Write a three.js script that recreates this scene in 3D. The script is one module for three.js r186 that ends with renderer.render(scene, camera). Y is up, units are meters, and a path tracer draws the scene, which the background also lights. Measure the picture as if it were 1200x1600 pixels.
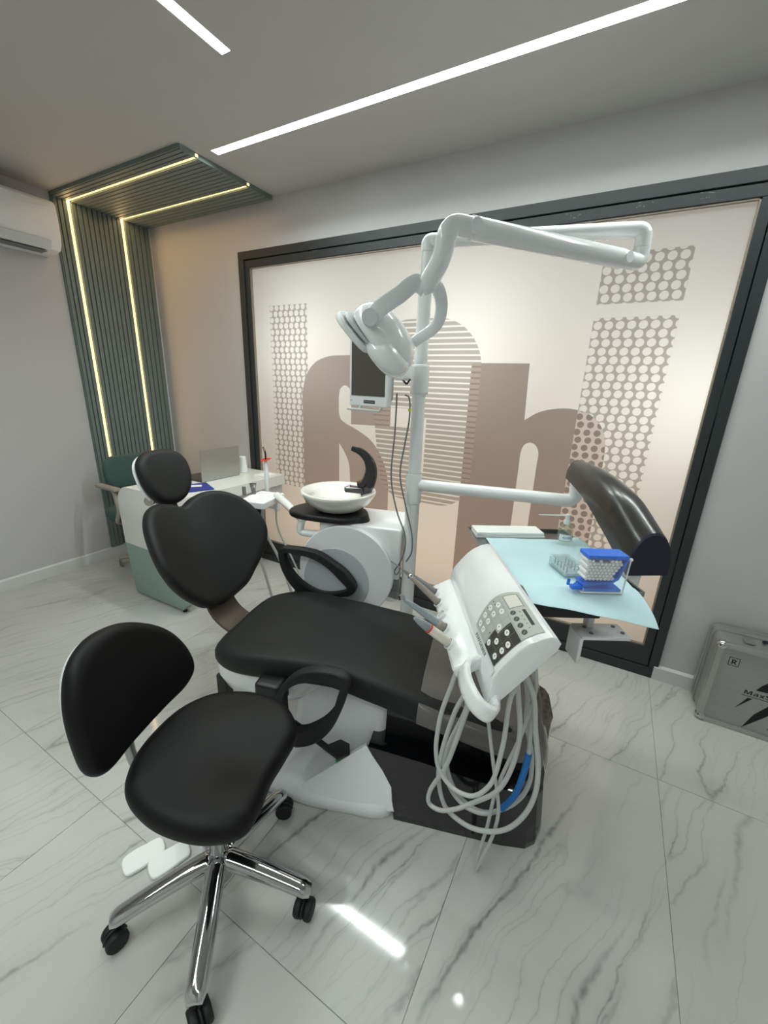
import * as THREE from 'three';
import { RoundedBoxGeometry } from 'three/addons/geometries/RoundedBoxGeometry.js';
import { mergeGeometries, mergeVertices, toCreasedNormals } from 'three/addons/utils/BufferGeometryUtils.js';
import { RectAreaLightUniformsLib } from 'three/addons/lights/RectAreaLightUniformsLib.js';
import { ImprovedNoise } from 'three/addons/math/ImprovedNoise.js';

// ---------- camera, lights, exposure ----------
const scene = new THREE.Scene();
const camera = new THREE.PerspectiveCamera(103.053, 1200 / 1600, 0.03, 60);
camera.position.set(0, 1.5, 0);
camera.rotation.set(-0.302927, 0.500377, 0.036911, 'YXZ');
scene.background = new THREE.Color(0x000000);
const renderer = new THREE.WebGLRenderer({ antialias: true });
renderer.toneMapping = THREE.LinearToneMapping;
renderer.toneMappingExposure = 1.0;
renderer.shadowMap.enabled = true;
RectAreaLightUniformsLib.init();

const CEIL = 2.66, XL = -3.6, XR = 1.75, ZB = -2.40, ZF = 1.9;
const COOL = new THREE.Color(0.905, 1.0, 0.955), WARM = new THREE.Color(1.0, 0.62, 0.28);
const LED_POWER = 84, WARM_POWER = 17, CORRIDOR_POWER = 0.4, PENDANT_POWER = 0.68, SKIRT_POWER = 8;
function areaLight(name, color, power, w, h, pos, look) {
  const l = new THREE.RectAreaLight(color, power, w, h);
  l.name = name; l.position.set(...pos); l.lookAt(pos[0] + look[0], pos[1] + look[1], pos[2] + look[2]); scene.add(l); return l;
}
// white ceiling lines: x0,x1,z0,z1 of every run
const SLOT = 0.02; // the diffusers sit this deep in the ceiling
const LINES = [[-2.14, 1.0, -1.885, -1.838], [-1.532, -1.485, -1.40, 1.5], [-1.3, 1.45, 0.75, 0.797]];
for (const [x0, x1, z0, z1] of LINES) {
  const l = new THREE.RectAreaLight(COOL, LED_POWER, x1 - x0, z1 - z0);
  l.name = 'ceiling_line_light'; l.position.set((x0 + x1) / 2, CEIL + SLOT - 0.003, (z0 + z1) / 2); l.rotation.x = -Math.PI / 2; scene.add(l);
}
// lit corridor behind the printed glass
const CORR = { z0: -4.3, z1: -2.52 };
const PENDANTS = [[-2.06, 1.74, -2.93], [-0.86, 1.74, -2.93], [0.34, 1.5, -2.93]];
for (const p of PENDANTS) { const l = new THREE.PointLight(new THREE.Color(0.97, 1.0, 0.93), PENDANT_POWER); l.name = 'pendant_light'; l.position.set(...p); l.castShadow = true; l.shadow.radius = 4; scene.add(l); }
const CPANELS = [[-2.0, -3.75], [-0.75, -3.75], [0.5, -3.75]];
for (const [x, z] of CPANELS) {
  const l = new THREE.RectAreaLight(new THREE.Color(1, 0.96, 0.82), CORRIDOR_POWER, 0.6, 0.6);
  l.name = 'corridor_light'; l.position.set(x, CEIL - 0.02, z); l.rotation.x = -Math.PI / 2; scene.add(l);
}

areaLight('corridor_skirting_light', new THREE.Color(1, 0.80, 0.58), SKIRT_POWER, 3.0, 0.08, [-1.07, 0.3, -3.395], [0, 0.25, 1]);
// ---------- helpers ----------
let seed = 7;
const rnd = () => { seed = (seed * 16807) % 2147483647; return seed / 2147483647; };
const noise = new ImprovedNoise();
const V = (x, y, z) => new THREE.Vector3(x, y, z);
const R = d => d * Math.PI / 180;
const used = {};
function numbered(n) { const k = used[n] = (used[n] ?? -1) + 1; return k ? `${n}_${String(k).padStart(3, '0')}` : n; }
const I4 = new THREE.Matrix4();
const frame = (x, z, deg) => new THREE.Matrix4().makeRotationY(R(deg)).setPosition(x, 0, z);
const CH = frame(-0.75, -1.23, 15);        // the dental chair: x to the foot end, z to the stool
const BK = frame(-0.75, -1.23, 5.03);      // its backrest
const DL = frame(-0.453, -1.539, 30);      // the instrument tray and console
const at = (F, x, y, z) => V(x, y, z).applyMatrix4(F);
function thing(name, label, category, pos = [0, 0, 0], deg = 0, group) {
  const o = new THREE.Group(); o.name = numbered(name); o.position.set(...pos); o.rotation.y = R(deg);
  o.userData = { label, category }; if (group) o.userData.group = group;
  scene.add(o); o.updateMatrixWorld(true); return o;
}
function prep(g) { if (!g.attributes.normal) g.computeVertexNormals(); return g; }
function mesh(name, geo, mat) { const m = new THREE.Mesh(prep(geo), mat); m.name = name; m.castShadow = m.receiveShadow = true; return m; }
// geometry is written in frame F and re-expressed in the parent's own axes
function part(parent, name, geo, mat, F = I4, label) {
  parent.updateWorldMatrix(true, false);
  const m = mesh(name, geo, mat);
  geo.applyMatrix4(F); geo.applyMatrix4(parent.matrixWorld.clone().invert());
  if (label) m.userData.label = label;
  parent.add(m); return m;
}
function struct(name, geo, mat, parent) {
  const m = mesh(parent ? name : name, geo, mat);
  if (parent) parent.add(m); else { m.userData.kind = 'structure'; scene.add(m); }
  return m;
}
function single(name, label, category, geo, mat, F = I4, group) {
  geo.applyMatrix4(F); prep(geo); geo.computeBoundingBox();
  const b = geo.boundingBox, c = [(b.min.x + b.max.x) / 2, b.min.y, (b.min.z + b.max.z) / 2];
  geo.translate(-c[0], -c[1], -c[2]);
  const m = mesh(numbered(name), geo, mat); m.position.set(...c); m.userData = { label, category }; if (group) m.userData.group = group;
  scene.add(m); return m;
}
const box = (w, h, d, x = 0, y = 0, z = 0) => new THREE.BoxGeometry(w, h, d).translate(x, y, z);
const box2 = (x0, x1, y0, y1, z0, z1) => box(x1 - x0, y1 - y0, z1 - z0, (x0 + x1) / 2, (y0 + y1) / 2, (z0 + z1) / 2);
const rb = (w, h, d, r, x = 0, y = 0, z = 0, s = 3) => new RoundedBoxGeometry(w, h, d, s, Math.min(r, w / 2.01, h / 2.01, d / 2.01)).translate(x, y, z);
const cyl = (r0, r1, h, x = 0, y = 0, z = 0, s = 32) => new THREE.CylinderGeometry(r0, r1, h, s).translate(x, y, z);
const sph = (r, x = 0, y = 0, z = 0, s = 24) => new THREE.SphereGeometry(r, s, s / 2).translate(x, y, z);
function rod(a, b, r0, r1 = r0, s = 20) {
  const d = b.clone().sub(a), g = new THREE.CylinderGeometry(r1, r0, d.length(), s);
  g.applyQuaternion(new THREE.Quaternion().setFromUnitVectors(V(0, 1, 0), d.clone().normalize())); const m = a.clone().add(b).multiplyScalar(0.5);
  return g.translate(m.x, m.y, m.z);
}
const lathe = (pts, s = 48) => new THREE.LatheGeometry(pts.map(p => new THREE.Vector2(Math.max(p[0], 1e-5), p[1])), s);
function merge(list) {
  const l = list.map(g => { const n = g.index ? g.toNonIndexed() : g; for (const k of Object.keys(n.attributes)) if (!['position', 'normal', 'uv'].includes(k)) n.deleteAttribute(k); if (!n.attributes.normal) n.computeVertexNormals(); if (!n.attributes.uv) n.setAttribute('uv', new THREE.BufferAttribute(new Float32Array(n.attributes.position.count * 2), 2)); return n; });
  return mergeGeometries(l);
}
function tube(pts, r, seg = 64, rs = 12, closed = false) {
  const c = new THREE.CatmullRomCurve3(pts, closed, 'centripetal');
  const g = new THREE.TubeGeometry(c, seg, r, rs, closed);
  if (closed) return g;
  return merge([g, sph(r, ...pts[0].toArray(), 12), sph(r, ...pts[pts.length - 1].toArray(), 12)]);
}
// straight pipe with rounded bends
function pipe(pts, r, bend = 0.05, rs = 24) {
  const out = [];
  pts.forEach((p, i) => {
    if (i === 0 || i === pts.length - 1) { out.push(p.clone()); return; }
    const a = pts[i - 1].clone().sub(p), b = pts[i + 1].clone().sub(p), k = Math.min(bend, a.length() * 0.49, b.length() * 0.49);
    const s = p.clone().add(a.normalize().multiplyScalar(k)), e = p.clone().add(b.normalize().multiplyScalar(k)), q = new THREE.QuadraticBezierCurve3(s, p, e);
    for (let j = 0; j <= 10; j++) out.push(q.getPoint(j / 10));
  });
  class Poly extends THREE.Curve { getPoint(t, o = V(0, 0, 0)) { const f = t * (out.length - 1), i = Math.min(Math.floor(f), out.length - 2); return o.copy(out[i]).lerp(out[i + 1], f - i); } getPointAt(t, o) { return this.getPoint(t, o); } getTangentAt(t, o) { const e = 1e-3; return this.getPoint(Math.min(1, t + e)).sub(this.getPoint(Math.max(0, t - e))).normalize(); } }
  const g = new THREE.TubeGeometry(new Poly(), out.length - 1, r, rs, false);
  const cap = (p, q) => { const n = p.clone().sub(q).normalize(); return new THREE.CircleGeometry(r, rs).applyQuaternion(new THREE.Quaternion().setFromUnitVectors(V(0, 0, 1), n)).translate(p.x, p.y, p.z); };
  return merge([g, cap(out[0], out[1]), cap(out[out.length - 1], out[out.length - 2])]);
}
function smooth2(pts, n = 64, closed = true) { return new THREE.CatmullRomCurve3(pts.map(p => V(p[0], p[1], 0)), closed, 'centripetal').getSpacedPoints(n).slice(0, closed ? n : n + 1).map(p => [p.x, p.y]); }
// skin through rings of equal length, closed by fans at both ends
function loft(rings, capA = true, capB = true) {
  const n = rings[0].length, pos = [], idx = [];
  for (const r of rings) for (const p of r) pos.push(p[0], p[1], p[2]);
  for (let i = 0; i + 1 < rings.length; i++) for (let j = 0; j < n; j++) { const a = i * n + j, b = i * n + (j + 1) % n, c = a + n, d = b + n; idx.push(a, b, d, a, d, c); }
  const cap = (i, flip) => { const r = rings[i], c = [0, 1, 2].map(k => r.reduce((s, p) => s + p[k], 0) / n), v = pos.length / 3; pos.push(...c); for (let j = 0; j < n; j++) { const a = i * n + j, b = i * n + (j + 1) % n; flip ? idx.push(v, b, a) : idx.push(v, a, b); } };
  if (capA) cap(0, true); if (capB) cap(rings.length - 1, false);
  const g = new THREE.BufferGeometry(); g.setAttribute('position', new THREE.Float32BufferAttribute(pos, 3)); g.setIndex(idx);
  g.setAttribute('uv', new THREE.Float32BufferAttribute(new Float32Array(pos.length / 3 * 2), 2)); g.computeVertexNormals(); return g;
}
const crease = (g, deg = 35) => toCreasedNormals(g, R(deg));
// an upholstered pad over a closed outline (a,b); map(a,b,h) places it
function cushion(outline, { th = 0.08, er = 0.03, crown = 0.01, under = 0, map, n = 72 }) {
  const o = smooth2(outline, n), c = [o.reduce((s, p) => s + p[0], 0) / n, o.reduce((s, p) => s + p[1], 0) / n];
  const mr = o.reduce((s, p) => s + Math.hypot(p[0] - c[0], p[1] - c[1]), 0) / n, rings = [], ez = Math.min(er, th / 2);
  const add = (s, h) => rings.push(o.map(p => { const a = c[0] + (p[0] - c[0]) * s, b = c[1] + (p[1] - c[1]) * s; return map(a, b, h); }));
  const inner = 1 - er / mr;
  for (const t of [0.02, 0.35, 0.7]) add(inner * t, -th / 2 - under * (1 - t * t));
  for (let k = 0; k <= 7; k++) { const t = -Math.PI / 2 + k / 7 * Math.PI / 2; add(inner + (1 - inner) * Math.cos(t), -th / 2 + ez * (1 + Math.sin(t))); }
  for (let k = 0; k <= 7; k++) { const t = k / 7 * Math.PI / 2; add(inner + (1 - inner) * Math.cos(t), th / 2 - ez + ez * Math.sin(t)); }
  for (const t of [0.92, 0.82, 0.7, 0.55, 0.4, 0.25, 0.12, 0.02]) add(inner * t, th / 2 + crown * (1 - t * t));
  return loft(rings);
}
function extrude(pts, depth, { bevel = 0, holes = [], seg = 3 } = {}) {
  const s = new THREE.Shape(pts.map(p => new THREE.Vector2(...p))); for (const h of holes) s.holes.push(new THREE.Path(h.map(p => new THREE.Vector2(...p))));
  return new THREE.ExtrudeGeometry(s, { depth: depth - 2 * bevel, bevelEnabled: bevel > 0, bevelSize: bevel, bevelThickness: bevel, bevelOffset: -bevel, bevelSegments: seg, curveSegments: 12 }).translate(0, 0, bevel);
}
function rrect(w, h, r, n = 6) { const o = []; for (const [cx, cy, a] of [[w / 2 - r, h / 2 - r, 0], [-w / 2 + r, h / 2 - r, 90], [-w / 2 + r, -h / 2 + r, 180], [w / 2 - r, -h / 2 + r, 270]]) for (let k = 0; k <= n; k++) { const t = R(a + 90 * k / n); o.push([cx + r * Math.cos(t), cy + r * Math.sin(t)]); } return o; }
const metreUV = g => { const p = g.attributes.position, n = g.attributes.normal, uv = new Float32Array(p.count * 2); for (let i = 0; i < p.count; i++) { const ax = Math.abs(n.getX(i)), ay = Math.abs(n.getY(i)), az = Math.abs(n.getZ(i)); uv[2 * i] = ax > ay && ax > az ? p.getZ(i) : p.getX(i); uv[2 * i + 1] = ay > ax && ay > az ? p.getZ(i) : p.getY(i); } g.setAttribute('uv', new THREE.BufferAttribute(uv, 2)); return g; };

// ---------- textures and materials ----------
function canvasTex(w, h, draw, srgb = true) {
  const c = document.createElement('canvas'); c.width = w; c.height = h; draw(c.getContext('2d'), w, h);
  const t = new THREE.CanvasTexture(c); if (srgb) t.colorSpace = THREE.SRGBColorSpace; t.anisotropy = 8; return t;
}
function dataTex(w, h, f, srgb = false) {
  const d = new Uint8Array(w * h * 4);
  for (let y = 0; y < h; y++) for (let x = 0; x < w; x++) { const v = f(x / w, y / h), k = (y * w + x) * 4, a = Array.isArray(v) ? v : [v, v, v]; for (let c = 0; c < 3; c++) d[k + c] = Math.max(0, Math.min(255, Math.round(a[c] * 255))); d[k + 3] = 255; }
  const t = new THREE.DataTexture(d, w, h); t.magFilter = THREE.LinearFilter; t.minFilter = THREE.LinearMipmapLinearFilter; t.generateMipmaps = true; t.wrapS = t.wrapT = THREE.RepeatWrapping; if (srgb) t.colorSpace = THREE.SRGBColorSpace; t.needsUpdate = true; return t;
}
const std = (color, roughness = 0.5, o = {}) => new THREE.MeshPhysicalMaterial({ color, roughness, side: THREE.DoubleSide, ...o });
const grainTex = dataTex(256, 256, (x, y) => { const s = 256; let v = 0.5; const a = x * s, b = y * s; v += 0.25 * Math.sin(a * 12.9898 + b * 78.233 + Math.sin(a * b * 0.37) * 43758.5); return v * 0.6 + 0.2; });
const wallBump = grainTex.clone(); wallBump.repeat.set(1.6, 1.6); wallBump.needsUpdate = true;
const leatherBump = grainTex.clone(); leatherBump.repeat.set(3, 3); leatherBump.needsUpdate = true;
const M = {
  wall: std(0xc2c0c1, 0.85, { bumpMap: wallBump, bumpScale: 0.0006 }),
  ceiling: std(0xbebdbb, 0.9, { bumpMap: wallBump, bumpScale: 0.0004 }),
  baseboard: std(0xd2d2d1, 0.45),
  grout: std(0xc2c2be, 0.8),
  slat: std(0x6f7b78, 0.55), slatBack: std(0x6f7b78, 0.6), trimDark: std(0x3d4342, 0.5),
  frame: std(0x262c2e, 0.42), gasket: std(0x8d8276, 0.6),
  led: std(0xffffff, 0.5, { emissive: 0xffffff, emissiveIntensity: 1.6 }),
  warmLed: std(0xfff2c0, 0.5, { emissive: new THREE.Color(1.0, 0.79, 0.36), emissiveIntensity: 1.35 }),
  leather: std(0x0a0b0b, 0.55, { bumpMap: leatherBump, bumpScale: 0.00015, specularIntensity: 0.5 }),
  leatherSoft: std(0x131515, 0.62, { bumpMap: leatherBump, bumpScale: 0.00012, specularIntensity: 0.8 }),
  whiteGloss: std(0xeceff0, 0.22, { clearcoat: 0.6, clearcoatRoughness: 0.08 }),
  whiteSatin: std(0xeaecee, 0.4), whiteSheet: std(0xf0f1ef, 0.7), greyLight: std(0xcdd1d3, 0.4),
  ceramic: std(0xeeece6, 0.12, { clearcoat: 1, clearcoatRoughness: 0.04 }),
  blackGloss: std(0x0c0d10, 0.1, { clearcoat: 1, clearcoatRoughness: 0.03 }),
  blackSatin: std(0x121415, 0.45), blackRubber: std(0x101213, 0.62),
  chrome: std(0xc9cacb, 0.09, { metalness: 1 }), steel: std(0xa8a9a8, 0.28, { metalness: 1 }), bronze: std(0x5a5048, 0.35, { metalness: 0.7 }),
  hose: std(0xbfc1bf, 0.55), hoseDark: std(0x77787a, 0.6),
  clear: std(0xf2f7f7, 0.08, { transmission: 0.9, thickness: 0, ior: 1.5 }),
  cover: std(0xd5cdca, 0.16, { transmission: 0.82, thickness: 0, ior: 1.45 }),
  shell: std(0x2e2c2a, 0.3, { clearcoat: 0.5, clearcoatRoughness: 0.18 }), navy: std(0x10142c, 0.5),
  deskWhite: std(0xe6e8e3, 0.35), deskGreen: std(0x8ba199, 0.5),
  chairGreen: std(0x3a5450, 0.8), taupe: std(0x9b9288, 0.55),
  silver: std(0xb0b1ad, 0.38, { metalness: 0.75 }), screen: std(0x55504b, 0.25),
  paperBlue: std(0xc6e2e8, 0.85), blue: std(0x2a6edb, 0.35), tape: std(0x1a70bd, 0.55), crystal: std(0xffffff, 0.02, { transmission: 0.97, thickness: 0, ior: 1.45 }), navyPaper: std(0x23348f, 0.6), cotton: std(0xf0eff0, 0.95),
  red: std(0xd0341c, 0.3), green: std(0x0c8a50, 0.4), yellow: std(0xc9d21c, 0.5),
  aluminium: std(0x9fa19e, 0.42, { metalness: 0.6 }), aluEdge: std(0xb4b5b1, 0.3, { metalness: 0.85 }),
};
// ---------- floor: marble tiles with open joints ----------
const TW = 0.604, TL = 1.19, GX = 0.405, GZ = -0.485;
function marble(k) {
  const s = 40 + k * 17.3;
  return dataTex(512, 1024, (u, v) => {
    const x = u * TW, z = v * TL; // metres
    const wob = 0.05 * noise.noise(x * 3, z * 3, s) + 0.02 * noise.noise(x * 9, z * 9, s + 3) + 0.006 * noise.noise(x * 40, z * 40, s);
    const t = x + 0.36 * z + wob; // veins run along the tile, slanting
    let a = 0;
    for (const [f, w, o, g] of [[1.5, 0.022, 0, 0.3], [3.4, 0.024, 9, 0.22], [7.5, 0.03, 23, 0.14], [13, 0.04, 41, 0.1]]) {
      const n = noise.noise(t * f * 1.6, z * f * 0.13 + o, s + o), m = 0.25 + 1.5 * noise.noise(x * 2.2 + o, z * 1.8, s * 1.3 + o);
      const e = 0.7 + 0.6 * noise.noise(x * 45, z * 45, s + o);
      a += e * g * Math.max(0, 1 - Math.abs(n) / (w * (1 + 1.2 * Math.max(0, noise.noise(x * 4, z * 3, s + 80))))) * Math.max(0, Math.min(1, m)) + 0.25 * g * Math.max(0, 1 - Math.abs(n) / (w * 5)) * Math.max(0, Math.min(1, m - 0.2));
    }
    const fog = 0.05 * noise.noise(x * 2, z * 1.2, s + 60);
    const c = 1 - Math.min(0.4, a) + fog * 0.6 - 0.02;
    return [0.765 * c, 0.765 * c, 0.75 * c].map(q => q + 0.004 * (rnd() - 0.5));
  }, true);
}
const floorG = new THREE.Group(); floorG.name = 'floor'; floorG.userData = { kind: 'structure', label: 'white marble tile floor with grey veins' }; scene.add(floorG);
floorG.add(mesh('screed', box2(XL - 0.1, XR + 0.1, -0.06, -0.004, ZB - 0.12, ZF + 0.1), M.grout));
{
  const mats = [0, 1, 2, 3].map(k => std(0xffffff, 0.07, { map: marble(k) }));
  const geos = {};
  for (let i = -8; i < 4; i++) for (let j = -3; j < 4; j++) {
    let x0 = GX + i * TW, x1 = x0 + TW, z0 = GZ + j * TL, z1 = z0 + TL; const fx = x0, fz = z0;
    x0 = Math.max(x0, XL); x1 = Math.min(x1, XR); z0 = Math.max(z0, ZB); z1 = Math.min(z1, ZF);
    if (x1 - x0 < 0.02 || z1 - z0 < 0.02) continue;
    const key = [x0 - fx, x1 - fx, z0 - fz, z1 - fz].map(v => v.toFixed(3)).join();
    if (!geos[key]) {
      const g = new RoundedBoxGeometry(x1 - x0 - 0.0016, 0.01, z1 - z0 - 0.0016, 1, 0.0008).translate((x0 + x1) / 2 - fx, -0.005, (z0 + z1) / 2 - fz);
      const p = g.attributes.position, uv = g.attributes.uv; for (let q = 0; q < p.count; q++) uv.setXY(q, p.getX(q) / TW, p.getZ(q) / TL); geos[key] = g;
    }
    const t = mesh('tile', geos[key], mats[Math.floor(rnd() * 4)]); t.position.set(fx, 0, fz); floorG.add(t);
  }
}
// ---------- walls and ceiling ----------
const WX0 = -2.585, WX1 = 0.438, WY1 = 2.37;   // opening taken by the glazed frame
struct('wall_left', metreUV(box2(XL - 0.12, XL, 0, CEIL, ZB - 0.12, ZF)), M.wall);
struct('wall_right', metreUV(box2(XR, XR + 0.12, 0, CEIL, ZB - 0.12, ZF)), M.wall);
struct('wall_front', metreUV(box2(XL - 0.12, XR + 0.12, 0, CEIL, ZF, ZF + 0.12)), M.wall);
struct('wall_back', metreUV(merge([box2(XL, WX0, 0, CEIL, ZB - 0.12, ZB), box2(WX1, XR, 0, CEIL, ZB - 0.12, ZB), box2(WX0, WX1, WY1, CEIL, ZB - 0.12, ZB)])), M.wall);
struct('ceiling', metreUV(extrude([[XL - 0.12, ZB - 0.12], [XR + 0.12, ZB - 0.12], [XR + 0.12, ZF + 0.12], [XL - 0.12, ZF + 0.12]], 0.1, { holes: LINES.map(([x0, x1, z0, z1]) => [[x0, z0], [x0, z1], [x1, z1], [x1, z0]]) }).rotateX(Math.PI / 2).translate(0, CEIL + 0.1, 0)), M.ceiling);
const bb = (name, g) => struct(name, g, M.baseboard);
const skirt = len => extrude([[0, 0], [0.015, 0], [0.015, 0.075], [0.007, 0.086], [0, 0.086]], len);
const bbz = (x, s, z0, z1) => s > 0 ? skirt(z1 - z0).translate(x, 0, z0) : skirt(z1 - z0).rotateY(Math.PI).translate(x, 0, z1);
const bbx = (z, s, x0, x1) => s > 0 ? skirt(x1 - x0).rotateY(-Math.PI / 2).translate(x1, 0, z) : skirt(x1 - x0).rotateY(Math.PI / 2).translate(x0, 0, z);
bb('baseboard_left', bbz(XL, 1, ZB, ZF)); bb('baseboard_right', bbz(XR, -1, ZB, ZF)); bb('baseboard_front', bbx(ZF, -1, XL, XR));
bb('baseboard_back', merge([bbx(ZB, 1, XL, WX0), bbx(ZB, 1, WX1 - 0.02, XR)]));
// ---------- corridor behind the glass ----------
const corrPaint = std(0x8e8c86, 0.9), corrFloor = std(0xdcb595, 0.5);
struct('wall_corridor', merge([box2(WX0 - 0.7, WX1 + 0.7, 0, CEIL, CORR.z0 - 0.1, CORR.z0), box2(WX0 - 0.8, WX0 - 0.7, 0, CEIL, CORR.z0 - 0.1, CORR.z1), box2(WX1 + 0.7, WX1 + 0.8, 0, CEIL, CORR.z0 - 0.1, CORR.z1)]), corrPaint);
struct('floor_corridor', box2(WX0 - 0.8, WX1 + 0.8, -0.08, 0, CORR.z0 - 0.1, CORR.z1), corrFloor);
struct('ceiling_corridor', box2(WX0 - 0.8, WX1 + 0.8, CEIL, CEIL + 0.1, CORR.z0 - 0.1, CORR.z1), corrPaint);
for (const [x, z] of CPANELS) { const p = single('corridor_panel_light', 'square ceiling light panel in the corridor behind the printed glass', 'ceiling light', box(0.6, 0.012, 0.6, x, CEIL - 0.006, z), M.led, I4, 'corridor ceiling panels'); }
single('skirting_light', 'long low warm light box in the corridor behind the printed glass', 'light box', box(3.0, 0.09, 0.03, -1.07, 0.3, -3.42), std(0xfff0dc, 0.5, { emissive: new THREE.Color(1, 0.8, 0.58), emissiveIntensity: 1.2 }));
for (const p of PENDANTS) {
  const t = thing('pendant_lamp', 'round white pendant lamp hanging in the corridor behind the printed glass', 'pendant lamp', [p[0], p[1] - 0.07, p[2]], 0, 'corridor pendants');
  part(t, 'globe', sph(0.07, ...p, 32), M.led); part(t, 'cord', rod(V(p[0], p[1] + 0.07, p[2]), V(p[0], CEIL, p[2]), 0.003), M.blackSatin);
}
// ---------- the glazed partition ----------
const GX0 = -2.487, GX1 = 0.352, GY0 = 0.177, GY1 = 2.267;
const win = new THREE.Group(); win.name = 'window_1'; win.position.set((WX0 + WX1) / 2, 0, ZB); scene.add(win); win.updateMatrixWorld(true);
win.userData = { kind: 'structure', label: 'dark framed backlit glass partition printed with large letters' };
{
  const zf = ZB + 0.012, zi = ZB + 0.004, mid = 0.052, b = 0.12;
  const rail = (n, x0, x1, y0, y1, z1) => part(win, n, rb(x1 - x0, y1 - y0, z1 - (ZB - b), 0.002, (x0 + x1) / 2, (y0 + y1) / 2, (z1 + ZB - b) / 2, 1), M.frame);
  rail('frame_rail', WX0, WX1, WY1 - mid, WY1, zf); rail('frame_rail', WX0, WX1, 0.0, 0.06, zf);
  rail('frame_stile', WX0, WX0 + mid, 0.0605, WY1 - mid - 0.001, zf); rail('frame_stile', WX1 - mid + 0.008, WX1, 0.0605, WY1 - mid - 0.001, zf);
  rail('sash_rail', WX0 + mid + 0.004, WX1 - mid + 0.004, GY1, WY1 - mid - 0.004, zi); rail('sash_rail', WX0 + mid + 0.004, WX1 - mid + 0.004, 0.064, GY0, zi);
  rail('sash_stile', WX0 + mid + 0.004, GX0, GY0, GY1, zi); rail('sash_stile', GX1, WX1 - mid + 0.004, GY0, GY1, zi);
  const g = 0.007, zz = ZB - 0.002;
  part(win, 'gasket', merge([box2(GX0, GX1, GY1 - g, GY1, zz - 0.03, zz), box2(GX0, GX1, GY0, GY0 + g, zz - 0.03, zz), box2(GX0, GX0 + g, GY0, GY1, zz - 0.03, zz), box2(GX1 - g, GX1, GY0, GY1, zz - 0.03, zz)]), M.gasket);
  // scuffs of missing paint on the top rails
  const sc = []; for (let k = 0; k < 26; k++) { const x = [0.15, -0.05, -0.35, -1.9, -1.2][k % 5] + 0.08 * (rnd() - 0.5); sc.push(box(0.003 + 0.01 * rnd(), 0.001 + 0.002 * rnd(), 0.0006, x, 2.283 + 0.03 * rnd(), zi + 0.0002)); }
  part(win, 'paint_chips', merge(sc), std(0x8b9090, 0.8)).userData.kind = 'stuff';
}
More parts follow.
